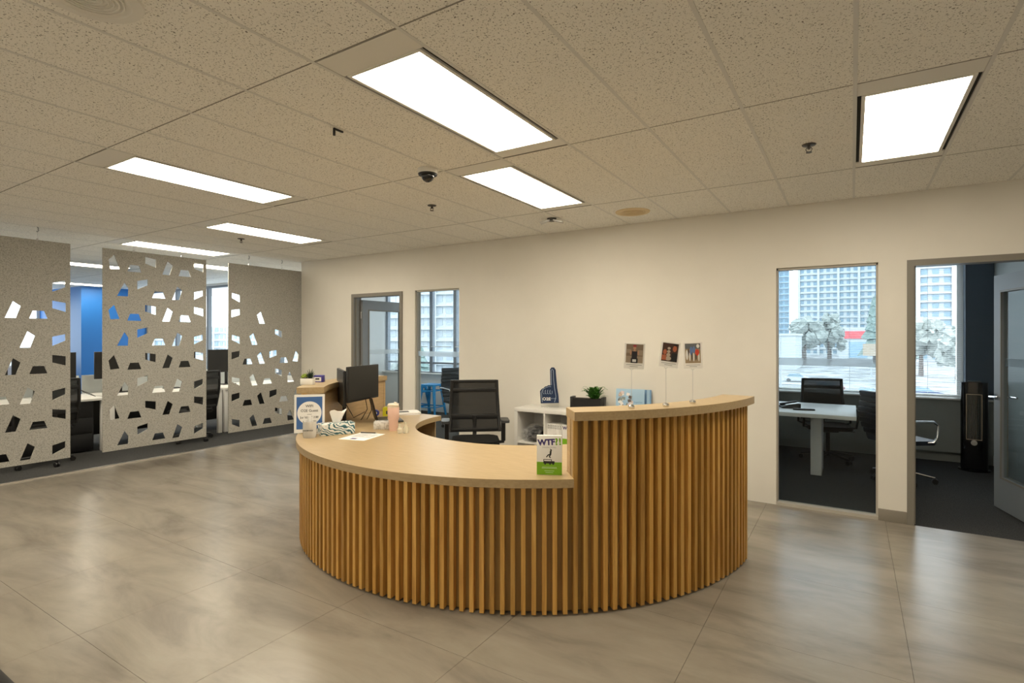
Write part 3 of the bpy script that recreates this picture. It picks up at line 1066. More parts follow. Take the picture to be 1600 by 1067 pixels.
t = thing('wrapped_bundle', 'black bundle wrapped in crinkled clear plastic on the cube shelf', 'bag', (-3.02, 5.36, ZS))
crumple((0, 0, 0), (0.12, 0.12, 0.085), M_BLACK, 'bundle', t, 3)
crumple((-0.015, -0.01, 0), (0.135, 0.128, 0.095), veil('plastic_wrap', (0.7, 0.7, 0.7), 0.14, 0.12), 'plastic_wrap', t, 5, 0.26)
crumple((-0.10, -0.08, 0.0), (0.05, 0.05, 0.07), veil('plastic_wrap', (0.7, 0.7, 0.7), 0.14, 0.12), 'plastic_tail', t, 8, 0.35)

M_COVER = mat('book_white', (0.90, 0.885, 0.86), 0.5)
M_PURPLE = mat('purple_print', (0.045, 0.025, 0.17), 0.5)
M_GREEN = mat('green_print', (0.20, 0.45, 0.01), 0.5)
x = -2.865
for k in range(9):
    wd = 0.021
    t = thing('book', 'white paperback with a dark spine title, one of a row on the cube shelf', 'book', (x + wd / 2, 5.33, ZS), 0.0, group='row of white paperbacks on the cube shelf')
    MB().box(-wd / 2 + 0.001, wd / 2 - 0.001, -0.07, 0.07, 0, 0.222 + random.uniform(-0.002, 0.002), 0.0015).build('cover', M_COVER, t)
    lettering('WTF', 0.022, M_INK, t, (0, -0.0704, 0.19), 'spine_title', tilt=R(-90))
    x += wd
t = thing('book', 'white paperback facing out at the end of the shelf row', 'book', (x + 0.075, 5.29, ZS), 0.0, group='row of white paperbacks on the cube shelf')
MB().box(-0.07, 0.07, -0.011, 0.011, 0, 0.222, 0.0015).build('cover', M_COVER, t)
lettering('WTF', 0.05, M_PURPLE, t, (-0.012, -0.0114, 0.185), 'title', bold=0.0015)
MB().box(-0.069, 0.069, -0.0116, -0.011, 0.002, 0.07).build('colour_band', M_GREEN, t, smooth=0)

# foam finger on a clear stand
M_NAVY = mat('navy_foam', (0.008, 0.027, 0.085), 0.65)
M_LINE = mat('pale_blue_line', (0.42, 0.50, 0.62), 0.6)
t = thing('foam_finger', 'navy foam finger on a clear stand on the cube shelf', 'foam finger', (-2.90, 5.42, SH), R(26))
t.scale = (1.2, 1.0, 1.07)
MB().box(-0.085, 0.085, -0.025, 0.025, 0, 0.006, 0.002).build('stand_base', M_ACRYLIC, t)
MB().box(-0.085, 0.085, -0.004, 0.0, 0.004, 0.10).build('stand_back', M_ACRYLIC, t, smooth=0)
outl = [(-0.085, 0.045), (0.085, 0.052), (0.082, 0.12), (0.068, 0.22), (0.055, 0.40), (0.040, 0.425), (0.015, 0.425), (0.002, 0.405), (0.004, 0.30), (0.006, 0.235),
        (-0.012, 0.238), (-0.030, 0.225), (-0.045, 0.222), (-0.060, 0.205), (-0.075, 0.198), (-0.092, 0.175)]
hand = MB().prism(outl, -0.03, -0.005, 'y').build('foam_hand', M_NAVY, t)
ins = [(0.045, 0.06), (0.058, 0.12), (0.046, 0.20), (0.036, 0.30), (0.033, 0.395), (0.022, 0.408), (0.013, 0.395), (0.016, 0.24)]
MB().tube([(x_, -0.031, z_) for x_, z_ in ins], 0.0025, 5).build('outline', M_LINE, hand)
MB().tube([(-0.07, -0.031, 0.06), (-0.078, -0.031, 0.16), (-0.068, -0.031, 0.19), (-0.05, -0.031, 0.205), (-0.03, -0.031, 0.215), (-0.008, -0.031, 0.225), (0.012, -0.031, 0.222)],
          0.0022, 5).build('outline', M_LINE, hand)
for k in range(4):
    x_ = -0.062 + 0.022 * k
    MB().tube([(x_, -0.031, 0.19), (x_ - 0.004, -0.031, 0.16), (x_ + 0.005, -0.031, 0.145), (x_ + 0.018, -0.031, 0.15), (x_ + 0.018, -0.031, 0.18)], 0.002, 5).build('knuckle_line', M_LINE, hand)
lettering('O2E', 0.042, M_PAPER, hand, (-0.03, -0.031, 0.092), bold=0.0012)
lettering('BRANDS', 0.014, M_LINE, hand, (0.035, -0.031, 0.098))

# planter with fern
t = thing('planter', 'black rectangular planter holding a small green fern', 'planter', (-2.42, 5.40, SH), R(10))
b = MB()
b.prism([(-0.165, 0.0), (0.165, 0.0), (0.18, 0.13), (-0.18, 0.13)], -0.055, 0.055, 'y')
b.build('trough', M_BLACK, t)
for sd in (-1, 1):
    MB().box(sd * 0.17 - 0.016, sd * 0.17 + 0.016, -0.06, 0.06, 0.005, 0.152, 0.003).build('end_cap', M_BLACK, t)
MB().box(-0.155, 0.155, -0.05, 0.05, 0.128, 0.134).build('soil', mat('soil', (0.02, 0.014, 0.01), 0.9), t)
M_LEAF = noisy('fern_leaf', [(0.3, (0.02, 0.09, 0.012)), (0.7, (0.08, 0.26, 0.03))], 20, rough=0.5)


def frond(parent, base, ang, length, lift, m, n=9, wid=0.022, name='frond'):
    b = MB()
    c, s_ = math.cos(ang), math.sin(ang)
    prev = None
    for k in range(n + 1):
        f_ = k / n
        r_ = length * f_
        z = lift * math.sin(f_ * 2.1) * length
        wd = wid * math.sin(math.pi * min(1, f_ * 0.9 + 0.1)) * (0.55 if k % 2 else 1.0)
        p = Vector((base[0] + c * r_, base[1] + s_ * r_, base[2] + z))
        q = (p + Vector((-s_ * wd, c * wd, -0.15 * wd)), p, p + Vector((s_ * wd, -c * wd, -0.15 * wd)))
        q = [b.bm.verts.new(v) for v in q]
        if prev:
            b.bm.faces.new((prev[0], q[0], q[1], prev[1]))
            b.bm.faces.new((prev[1], q[1], q[2], prev[2]))
        prev = q
    return b.build(name, m, parent)


rnd = random.Random(4)
for k in range(46):
    frond(t, (0.07 + rnd.uniform(-0.03, 0.03), rnd.uniform(-0.02, 0.02), 0.13), rnd.uniform(0, 6.28), rnd.uniform(0.07, 0.135), rnd.uniform(0.3, 1.2), M_LEAF, wid=0.027)

# blue folders leaning on the wall
M_SKY = mat('sky_blue_card', (0.36, 0.55, 0.74), 0.5)
M_SKY2 = mat('mid_blue_card', (0.16, 0.32, 0.55), 0.5)
t = thing('photo_folder', 'pale blue folder covered with small photos on the cube shelf', 'folder', (-1.98, 5.49, SH), R(8))
MB().rbox((0, 0, 0.125), (0.30, 0.006, 0.25), (R(-6), 0, 0), 0.001).build('folder_cover', M_SKY, t)
lettering('together', 0.026, M_SKY2, t, (0.085, -0.006, 0.115))
rnd = random.Random(2)
pc = [(0.8, 0.8, 0.78), (0.12, 0.10, 0.10), (0.55, 0.42, 0.36), (0.82, 0.80, 0.8), (0.25, 0.3, 0.3), (0.7, 0.6, 0.62)]
for k in range(26):
    a_ = rnd.uniform(0, 6.28)
    r_ = 0.085 * math.sqrt(rnd.random())
    z_ = 0.115 + 1.25 * r_ * math.sin(a_)
    MB().rbox((-0.055 + r_ * math.cos(a_) * 0.85, -0.0065 + (z_ - 0.125) * 0.105 - 0.0004 * (k % 5), z_), (0.034, 0.0012, 0.030), (R(-6), rnd.uniform(-0.5, 0.5), 0)).build(
        'photo_print', mat('photo_tint_%d' % (k % 6), pc[k % 6], 0.5), t, smooth=0)
t = thing('document_folder', 'mid blue folder propped behind the photo covered one', 'folder', (-1.945, 5.535, SH), R(8))
MB().rbox((0.02, 0, 0.122), (0.30, 0.008, 0.244), (R(-6), 0, 0), 0.001).build('folder_cover', M_SKY2, t)
MB().rbox((0.14, -0.0052, 0.122), (0.03, 0.002, 0.24), (R(-6), 0, 0)).build('folder_edge', M_SKY, t)

# ------------------------------------------------------------------ on the reception desk
ZC, ZT = 0.775, 1.15
# promotional book standing on the low counter
t = thing('book', 'white and green paperback with purple title standing on the low counter', 'book', (-1.475, 2.752, ZC), R(24))
W_ = 0.145
MB().box(-W_ / 2, W_ / 2, -0.011, 0.011, 0.0, 0.226, 0.001).build('cover', M_COVER, t)
MB().box(-W_ / 2 + 0.0005, W_ / 2 - 0.0005, -0.0117, -0.0110, 0.001, 0.074).build('colour_band', M_GREEN, t, smooth=0)
lettering('WTF', 0.046, M_PURPLE, t, (-0.017, -0.0115, 0.186), 'title', bold=0.0021, tilt=R(4))
lettering('?', 0.052, M_GREEN, t, (0.041, -0.0115, 0.190), 'title', bold=0.0019, tilt=R(4))
lettering('!', 0.052, M_GREEN, t, (0.061, -0.0115, 0.191), 'title', bold=0.0019, tilt=R(4))
lettering('(WILLING TO FAIL)', 0.0095, M_GREYINK, t, (0.0, -0.0115, 0.158), 'subtitle')
# little hanging figure and lorry of the cover picture
b = MB()
for p0, p1, r_ in (((0.008, 0.136), (0.006, 0.118), 0.005), ((0.006, 0.118), (-0.008, 0.114), 0.0035), ((-0.008, 0.114), (-0.016, 0.103), 0.0028),
                   ((0.006, 0.116), (0.0, 0.105), 0.0032), ((0.0, 0.105), (0.006, 0.100), 0.0028), ((0.008, 0.138), (0.006, 0.150), 0.0018)):
    dx, dz = p1[0] - p0[0], p1[1] - p0[1]
    b.rbox(((p0[0] + p1[0]) / 2, -0.0114, (p0[1] + p1[1]) / 2), (math.hypot(dx, dz) + r_, 0.0006, 2 * r_), (0, -math.atan2(dz, dx), 0))
b.cyl((0.010, -0.0117, 0.143), (0.010, -0.0111, 0.143), 0.0045, seg=12)
b.build('printed_figure', M_INK, t, smooth=0)
b = MB()
b.box(-0.034, 0.014, -0.0120, -0.0114, 0.066, 0.090).box(0.014, 0.03, -0.0120, -0.0114, 0.066, 0.080)
for x_ in (-0.024, 0.004, 0.022):
    b.cyl((x_, -0.0121, 0.064), (x_, -0.0114, 0.064), 0.005, seg=12)
b.build('printed_lorry', M_INK, t, smooth=0)
MB().box(-0.030, 0.010, -0.0124, -0.0120, 0.080, 0.0865).build('printed_window', M_PAPER, t, smooth=0)
b = MB()
for z_, l_ in ((0.045, 0.042), (0.039, 0.044), (0.024, 0.028), (0.014, 0.022)):
    b.box(-l_, l_, -0.0121, -0.0117, z_ - 0.0012, z_ + 0.0012)
b.build('printed_lines', mat('pale_green_print', (0.55, 0.72, 0.42), 0.6), t, smooth=0)


# picture clips on the high counter
def clip(label, loc, wire_h, pw, ph, tilt, scene):
    t = thing('photo_clip', label, 'photo clip', loc, to_camera(loc[0], loc[1]))
    MB().lathe([(0.017, 0.0), (0.020, 0.008), (0.018, 0.018), (0.008, 0.024), (0.0, 0.025)], 18).build('weighted_base', M_CHROME, t)
    MB().cyl((0, 0, 0.02), (0, 0, wire_h), 0.0013, seg=6).build('wire', M_STEEL, t)
    MB().tube([(0.012 * math.cos(a_ / 10 * 6.28), 0.0, wire_h + 0.012 + 0.012 * math.sin(a_ / 10 * 6.28)) for a_ in range(10)], 0.0013, 5, True).build('clip_loop', M_STEEL, t)
    pr_ = bpy.data.objects.new('print', None)
    COL.objects.link(pr_)
    pr_.parent = t
    pr_.location = (scene['dx'], -0.004, wire_h + 0.006)
    pr_.rotation_euler = (0, tilt, 0)
    MB().box(-pw / 2, pw / 2, -0.0005, 0.0005, 0, ph, 0).build('photo_card', M_PAPER, pr_, smooth=0)
    x0, x1, z0, z1 = -pw / 2 + 0.010, pw / 2 - 0.010, 0.036, ph - 0.006
    MB().box(x0, x1, -0.0012, -0.0005, z0, z1).build('photo_ground', mat('print_' + scene['bg'][0], scene['bg'][1], 0.5), pr_, smooth=0)
    for k, (nm, colr, shp) in enumerate(scene['bits']):
        b = MB()
        for (u, v, su, sv, kind) in shp:
            cx, cz = x0 + (x1 - x0) * u, z0 + (z1 - z0) * v
            y0_ = -0.0013 - 0.0003 * (k + 1)
            if kind == 'o':
                b.sphere((cx, y0_, cz), 1.0, ((x1 - x0) * su, 0.0003, (z1 - z0) * sv), 12)
            else:
                b.box(cx - (x1 - x0) * su, cx + (x1 - x0) * su, y0_ - 0.0002, y0_ + 0.0002, cz - (z1 - z0) * sv, cz + (z1 - z0) * sv)
        b.build('photo_image', mat('print_' + nm, colr, 0.5), pr_)
    b = MB()
    b.box(-pw * 0.38, pw * 0.38, -0.0012, -0.0005, 0.023, 0.0255).box(-pw * 0.2, pw * 0.2, -0.0012, -0.0005, 0.013, 0.0155)
    b.build('caption', M_GREYINK, pr_, smooth=0)
    return t


SKIN = ('skin', (0.50, 0.27, 0.17))
clip('photo clip whose print shows a person in a dark dress standing outdoors', (-1.086, 3.035, ZT), 0.225, 0.116, 0.150, R(3),
     {'dx': 0.012, 'bg': ('street', (0.22, 0.16, 0.11)), 'bits': [
         ('tan', (0.34, 0.27, 0.20), [(0.5, 0.18, 0.5, 0.18, 'b'), (0.15, 0.62, 0.13, 0.10, 'b'), (0.85, 0.55, 0.13, 0.14, 'b')]),
         SKIN + ([(0.5, 0.80, 0.09, 0.10, 'o'), (0.28, 0.55, 0.05, 0.14, 'o'), (0.72, 0.55, 0.05, 0.14, 'o'), (0.5, 0.63, 0.08, 0.08, 'o')],),
         ('dress', (0.012, 0.010, 0.016), [(0.5, 0.42, 0.16, 0.20, 'b'), (0.5, 0.12, 0.20, 0.13, 'b')]),
         ('cap', (0.34, 0.04, 0.05), [(0.5, 0.91, 0.11, 0.06, 'o')]),
         ('bib', (0.75, 0.75, 0.74), [(0.5, 0.12, 0.11, 0.07, 'b')])]})
clip('photo clip whose print shows two faces around a tall silver trophy', (-0.941, 3.225, ZT), 0.230, 0.110, 0.150, R(7),
     {'dx': 0.012, 'bg': ('brown', (0.06, 0.022, 0.014)), 'bits': [
         ('silver', (0.46, 0.38, 0.30), [(0.42, 0.16, 0.20, 0.12, 'o'), (0.42, 0.36, 0.13, 0.10, 'o'), (0.42, 0.54, 0.11, 0.08, 'o'), (0.42, 0.72, 0.10, 0.07, 'o')]),
         ('redskin', (0.45, 0.13, 0.06), [(0.78, 0.72, 0.13, 0.17, 'o'), (0.18, 0.50, 0.12, 0.15, 'o'), (0.16, 0.2, 0.14, 0.14, 'b')]),
         ('coat', (0.008, 0.008, 0.010), [(0.80, 0.24, 0.18, 0.24, 'b'), (0.80, 0.92, 0.13, 0.05, 'o')])]})
clip('photo clip whose print shows a group in white blue and red sportswear', (-0.845, 3.472, ZT), 0.212, 0.112, 0.165, R(-2),
     {'dx': 0.004, 'bg': ('sand', (0.36, 0.27, 0.17)), 'bits': [
         ('grandstand', (0.13, 0.14, 0.15), [(0.5, 0.86, 0.49, 0.13, 'b')]),
         ('kit_white', (0.80, 0.79, 0.76), [(0.12, 0.42, 0.08, 0.26, 'o'), (0.30, 0.32, 0.05, 0.22, 'o'), (0.55, 0.30, 0.05, 0.22, 'o'), (0.88, 0.32, 0.05, 0.24, 'o'), (0.84, 0.86, 0.10, 0.10, 'o')]),
         ('kit_blue', (0.12, 0.20, 0.42), [(0.40, 0.62, 0.10, 0.22, 'o'), (0.58, 0.68, 0.08, 0.18, 'o')]),
         ('kit_red', (0.62, 0.06, 0.03), [(0.78, 0.54, 0.13, 0.17, 'o')]),
         ('dark_kit', (0.02, 0.02, 0.03), [(0.22, 0.55, 0.03, 0.20, 'o'), (0.44, 0.35, 0.03, 0.20, 'o'), (0.70, 0.30, 0.03, 0.16, 'o')])]})

# acrylic sign holder leaning on the end panel of the high counter
ra = R(AL + 0.9)
cx, cy = DC.x + 1.845 * math.cos(ra), DC.y + 1.845 * math.sin(ra)
t = thing('sign_holder', 'clear sign holder with a blue bordered notice on the low counter', 'sign', (cx, cy, ZC), R(AL - 180))
t.rotation_euler = (0, 0, R(AL - 180))
# local -Y is the tangent that faces the low counter
MB().box(-0.122, 0.122, -0.034, 0.03, 0, 0.004, 0.001).build('holder_foot', M_ACRYLIC, t)
MB().rbox((0, -0.008, 0.165), (0.246, 0.004, 0.322), (R(-3), 0, 0)).build('holder_sheet', M_ACRYLIC, t)
pg = MB().rbox((0, -0.0112, 0.165), (0.236, 0.0015, 0.312), (R(-3), 0, 0)).build('notice', M_PAPER, t, smooth=0)
MB().rbox((0, -0.0125, 0.170), (0.200, 0.001, 0.262), (R(-3), 0, 0)).build('blue_field', mat('notice_blue', (0.055, 0.15, 0.40), 0.5), t, smooth=0)
g = bpy.data.objects.new('notice_disc', MB().cyl((0, -0.0005, 0), (0, 0.0005, 0), 0.094, seg=48).mesh('notice_disc', M_PAPER, 0))
COL.objects.link(g)
g.parent = t
g.location = (0, -0.0136, 0.170)
g.rotation_euler = (R(-3), 0, 0)
for s_, z_, sz in (('WIFI', 0.055, 0.030), ('O2E Guest', 0.018, 0.030), ('-----', -0.010, 0.022), ('Junktion2018!', -0.036, 0.0255)):
    lettering(s_, sz, M_INK, g, (0, -0.0009, z_), bold=0.0003)

# mug with sticks
M_MUG = veil('frosted_mug', (0.78, 0.76, 0.72), 0.60, 0.15)
t = thing('glass_mug', 'frosted glass mug filled with white sticks beside the tissue box', 'mug', (-3.625, 2.765, ZC), R(38))
MB().lathe([(0.0, 0.003), (0.042, 0.003), (0.046, 0.0), (0.052, 0.02), (0.052, 0.128), (0.048, 0.128), (0.048, 0.02), (0.0, 0.012)], 24).build('mug_body', M_MUG, t)
MB().tube([(0.050, 0, 0.10), (0.075, 0, 0.105), (0.092, 0, 0.085), (0.092, 0, 0.05), (0.075, 0, 0.028), (0.050, 0, 0.03)], 0.0065, 8).build('handle', M_MUG, t)
lettering('O2E BRANDS', 0.013, M_INK, t, (0, -0.0535, 0.062), bold=0.0004)
rnd = random.Random(9)
for k in range(16):
    a_, r_ = rnd.uniform(0, 6.28), rnd.uniform(0.005, 0.036)
    x_, y_ = r_ * math.cos(a_), r_ * math.sin(a_)
    MB().cyl((x_, y_, 0.015), (x_ * 1.25, y_ * 1.25, rnd.uniform(0.145, 0.175)), 0.0035, seg=8).build('stick', M_PAPER, t)

# tissue box with tissue


def tissue_material():
    m = mat('leaf_print', (0.8, 0.8, 0.76), 0.6)
    n, l = m.node_tree.nodes, m.node_tree.links
    tc = n.new('ShaderNodeTexCoord')
    mp = n.new('ShaderNodeMapping')
    mp.inputs['Rotation'].default_value = (0.5, 0.9, 0.7)
    l.new(tc.outputs['Object'], mp.inputs[0])
    wv = n.new('ShaderNodeTexWave')
    wv.inputs['Scale'].default_value = 13
    wv.inputs['Distortion'].default_value = 12
    wv.inputs['Detail'].default_value = 1.5
    wv.inputs['Detail Scale'].default_value = 1.2
    l.new(mp.outputs[0], wv.inputs[0])
    rp = n.new('ShaderNodeValToRGB')
    rp.color_ramp.interpolation = 'CONSTANT'
    els = rp.color_ramp.elements
    els[0].color = (0.03, 0.11, 0.14, 1)
    els[1].position = 0.24
    els[1].color = (0.22, 0.42, 0.45, 1)
    e = els.new(0.42)
    e.color = (0.80, 0.80, 0.76, 1)
    l.new(wv.outputs['Fac'], rp.inputs[0])
    l.new(rp.outputs[0], n['Principled BSDF'].inputs['Base Color'])
    return m


t = thing('tissue_box', 'tissue box printed with teal leaves, a white tissue pulled up', 'tissue box', (-3.575, 2.985, ZC), R(64))
MB().box(-0.135, 0.135, -0.06, 0.06, 0, 0.092, 0.004).build('carton', tissue_material(), t)
b = MB()
rows = []
for k in range(7):
    f_ = k / 6
    row = []
    for q in range(12):
        a_ = 2 * math.pi * q / 12
        rx = 0.028 + 0.042 * f_
        ry = 0.010 + 0.012 * f_ + 0.008 * math.sin(3 * a_) * f_
        row.append(b.bm.verts.new((rx * math.cos(a_) + 0.014 * f_, ry * math.sin(a_), 0.088 + 0.10 * f_ + 0.007 * f_ * math.sin(2 * a_ + 0.7) + 0.010 * f_ * math.cos(3 * a_))))
    rows.append(row)
for a_, c_ in zip(rows, rows[1:]):
    for q in range(12):
        b.bm.faces.new((a_[q], a_[(q + 1) % 12], c_[(q + 1) % 12], c_[q]))
b.build('tissue', M_PAPER, t, smooth=50)

# sheet and pen
t = thing('paper_sheet', 'printed white sheet lying on the low counter by the tissue box', 'paper', (-3.30, 3.01, ZC), R(14))
MB().box(-0.115, 0.115, -0.15, 0.15, 0, 0.0012).build('sheet', M_PAPER, t, smooth=0)
b = MB()
for k in range(12):
    l_ = 0.18 if k % 4 else 0.1
    b.box(-0.09, -0.09 + l_, 0.11 - 0.013 * k, 0.115 - 0.013 * k, 0.0011, 0.0016)
b.build('printed_lines', M_GREYINK, t, smooth=0)
MB().box(-0.035, 0.015, -0.12, -0.08, 0.0011, 0.0017).build('printed_picture', M_PURPLE, t, smooth=0)
t = thing('pen', 'black pen lying on the printed sheet', 'pen', (-3.36, 3.135, ZC + 0.0062), R(22))
MB().cyl((-0.07, 0, 0), (0.06, 0, 0), 0.0045, seg=10).build('barrel', M_BLACK, t)
MB().cyl((0.06, 0, 0), (0.075, 0, 0), 0.0045, 0.001, 10).build('tip', M_STEEL, t)
MB().box(-0.068, -0.03, -0.0015, 0.0015, 0.004, 0.0075).build('pocket_clip', M_STEEL, t)

# pink tumbler
M_PINK = mat('pink_tumbler', (0.82, 0.56, 0.47), 0.4)
M_CREAM = mat('cream_plastic', (0.84, 0.75, 0.62), 0.4)
t = thing('tumbler', 'pale pink insulated tumbler with a cream handled lid', 'tumbler', (-3.29, 3.345, ZC), R(30))
MB().lathe([(0.0, 0), (0.036, 0), (0.038, 0.004), (0.039, 0.085), (0.048, 0.10), (0.049, 0.195), (0.047, 0.202), (0.0, 0.202)], 28).build('tumbler_body', M_PINK, t)
lid = MB().lathe([(0.0, 0.20), (0.0495, 0.20), (0.0495, 0.212), (0.046, 0.228), (0.0, 0.23)], 28).build('lid', M_CREAM, t)
MB().tube([(0.048 * math.cos(a_), 0.045 * math.sin(a_) - 0.006, 0.222 - 0.022 * (1 - math.cos(a_ - 1.57) * -1) * 0.5) for a_ in [k * 6.283 / 20 for k in range(20)]],
          0.0055, 8, True).build('carry_loop', M_CREAM, lid)
MB().cyl((0.016, 0.0, 0.226), (0.020, 0, 0.240), 0.015, 0.013, 14).build('spout', M_CREAM, lid)
for sd in (-1, 1):
    MB().cyl((sd * 0.046, 0, 0.214), (sd * 0.054, 0, 0.214), 0.010, seg=12).build('pivot', M_BLACK, lid)

# glass ornament: two little bottles
t = thing('glass_ornament', 'pair of tiny clear glass bottles beside the pink tumbler', 'ornament', (-3.135, 3.295, ZC), R(40))
M_DECO = veil('pale_glass', (0.80, 0.78, 0.62), 0.34, 0.05)
for x_, h_ in ((-0.024, 0.075), (0.024, 0.09)):
    MB().lathe([(0.0, 0), (0.020, 0.0), (0.023, 0.006), (0.023, h_ * 0.5), (0.010, h_ * 0.68), (0.010, h_ * 0.9), (0.013, h_), (0.0, h_)], 18, (x_, 0, 0)).build('bottle', M_DECO, t)

# marbled card box
M_MARBLE = noisy('marble_card', [(0.42, (0.83, 0.82, 0.79)), (0.50, (0.55, 0.53, 0.50)), (0.55, (0.84, 0.83, 0.80))], 14, rough=0.4, distort=1.5)
t = thing('card_box', 'low white marbled card holder behind the pink tumbler', 'card holder', (-3.42, 3.36, ZC), R(34))
b = MB()
b.box(-0.08, 0.08, -0.03, -0.024, 0, 0.062, 0.001).box(-0.08, 0.08, 0.024, 0.03, 0, 0.07, 0.001)
b.box(-0.08, -0.074, -0.024, 0.024, 0, 0.066, 0.001).box(0.074, 0.08, -0.024, 0.024, 0, 0.066, 0.001).box(-0.074, 0.074, -0.024, 0.024, 0, 0.005)
b.build('holder', M_MARBLE, t)
for k in range(6):
    MB().box(-0.07, 0.07, -0.018 + 0.006 * k, -0.0165 + 0.006 * k, 0.005, 0.064).build('card', M_PAPER, t, smooth=0)

# yellow and blue stationery
M_YELLOW = mat('lime_yellow', (0.55, 0.52, 0.02), 0.5)
t = thing('note_cube', 'lime yellow box with a dark label behind the tumbler', 'box', (-3.955, 3.955, ZC), R(30))
MB().box(-0.05, 0.05, -0.045, 0.045, 0, 0.088, 0.004).build('carton', M_YELLOW, t)
MB().box(-0.015, 0.032, -0.0458, -0.0448, 0.022, 0.055).build('printed_label', M_DKGREY, t, smooth=0)
t = thing('tape_roll', 'small blue roll of tape beside the lime yellow box', 'tape', (-4.035, 3.86, ZC), R(40))
MB().tube([(0.022 * math.cos(k * 6.283 / 20), 0, 0.034 + 0.022 * math.sin(k * 6.283 / 20)) for k in range(20)], 0.011, 8, True).build('tape', mat('royal_blue', (0.03, 0.05, 0.30), 0.4), t)
MB().tube([(0.012 * math.cos(k * 6.283 / 16), 0, 0.034 + 0.012 * math.sin(k * 6.283 / 16)) for k in range(16)], 0.003, 6, True).build('core', M_PAPER, t)
t = thing('paper_stack', 'stack of magazines and papers at the end of the worktop', 'papers', (-3.90, 4.13, ZC), R(-38))
for k in range(6):
    MB().rbox((random.uniform(-0.008, 0.008), random.uniform(-0.008, 0.008), 0.002 + 0.004 * k), (0.21, 0.29, 0.004), (0, 0, random.uniform(-0.06, 0.06))).build('sheet', M_PAPER, t, smooth=0)
MB().box(-0.05, 0.05, -0.08, 0.04, 0.0239, 0.0246).build('printed_picture', M_DKGREY, t, smooth=0)

# two monitors on a clamp arm
def between(p, q, z, label, h_):
    """monitor spanning plan points p -> q (p is the end nearer the entrance), screen towards the chair"""
    d = Vector((q[0] - p[0], q[1] - p[1]))
    return monitor(label, ((p[0] + q[0]) / 2, (p[1] + q[1]) / 2, z), math.atan2(d.y, d.x), d.length, h_)


between((-3.715, 3.215), (-3.868, 3.72), 0.992, 'black monitor showing its dark screen above the worktop', 0.315)
between((-4.185, 3.515), (-3.745, 3.215), 0.955, 'black monitor seen from its back behind the notice', 0.315)
t = thing('monitor_mount', 'black clamp pole carrying the two desk monitors', 'monitor mount', (-3.985, 3.42, ZC))
MB().cyl((0, 0, 0), (0, 0, 0.345), 0.017, seg=14).build('pole', M_BLACK, t)
MB().box(-0.06, 0.06, -0.05, 0.05, 0, 0.014, 0.004).build('base', M_BLACK, t)
MB().tube([(0, 0, 0.36), (0.06, 0.06, 0.36), (0.14, 0.045, 0.37)], 0.014, 8).build('arm', M_BLACK, t)
MB().tube([(0, 0, 0.335), (0.03, -0.03, 0.335)], 0.014, 8).build('arm', M_BLACK, t)
for k, pts in enumerate(([(0.16, 0.10, 0.25), (0.15, 0.14, 0.12), (0.10, 0.12, 0.03), (0.04, 0.16, 0.008)], [(0.02, -0.02, 0.2), (0.05, 0.04, 0.08), (0.10, 0.02, 0.05), (0.16, 0.10, 0.1)],
                        [(0.12, 0.2, 0.24), (0.12, 0.22, 0.10), (0.08, 0.2, 0.01)])):
    MB().tube(pts, 0.0035, 6).build('cable', M_BLACK, t)

# laptop
t = thing('laptop', 'open dark laptop below the monitors, screen towards the chair', 'laptop', (-3.80, 3.64, ZC), R(143))
MB().box(-0.16, 0.16, -0.23, 0.0, 0.0, 0.016, 0.004).build('keyboard_base', M_DKGREY, t)
MB().box(-0.14, 0.14, -0.12, -0.02, 0.0155, 0.0175).build('keys', M_BLACK, t, smooth=0)
MB().rbox((0, 0.028, 0.118), (0.32, 0.007, 0.225), (R(-14), 0, 0), 0.002).build('display_lid', M_BLACK, t)

# on the high counter by the notice
t = thing('succulent_pot', 'white pot with a spiky and a lime succulent on the high counter', 'potted plant', (-4.045, 3.065, ZT), R(30))
MB().box(-0.055, 0.055, -0.032, 0.032, 0, 0.055, 0.004).build('pot', M_WHITE, t)
MB().box(-0.05, 0.05, -0.027, 0.027, 0.053, 0.058).build('soil', mat('soil', (0.02, 0.014, 0.01), 0.9), t)
M_SPIKE = mat('dark_succulent', (0.012, 0.035, 0.018), 0.5)
M_LIME = mat('lime_succulent', (0.20, 0.28, 0.02), 0.5)
rnd = random.Random(6)
for k in range(22):
    a_ = k * 2.4
    r_ = 0.020 + 0.030 * (k / 22)
    z_ = 0.085 - 0.055 * (k / 22)
    MB().cyl((0.022, 0.0, 0.056), (0.022 + r_ * math.cos(a_), r_ * math.sin(a_), 0.056 + z_), 0.006, 0.0006, 6).build('spike', M_SPIKE, t)
for k in range(16):
    a_ = k * 2.4
    r_ = 0.006 + 0.020 * (k / 16)
    MB().sphere((-0.028 + r_ * math.cos(a_), r_ * math.sin(a_), 0.088 - 0.022 * (k / 16)), 0.012, (1, 1, 0.8), 8).build('leaf', M_LIME, t)
t = thing('small_carton', 'small white and violet box on the high counter by the succulents', 'box', (-4.19, 3.30, ZT), R(32))
MB().box(-0.042, 0.030, -0.03, 0.03, 0, 0.058, 0.004).build('carton', M_WHITE, t)
b = MB()
b.box(-0.043, 0.043, -0.031, 0.031, 0.046, 0.064, 0.003).box(0.028, 0.043, -0.031, 0.031, 0, 0.05, 0.003).box(-0.043, 0.03, -0.031, 0.031, 0, 0.010, 0.003)
b.build('sleeve', mat('violet_print', (0.06, 0.05, 0.28), 0.5), t)
MB().box(-0.025, 0.012, -0.0306, -0.0300, 0.024, 0.038).build('printed_label', M_INK, t, smooth=0)

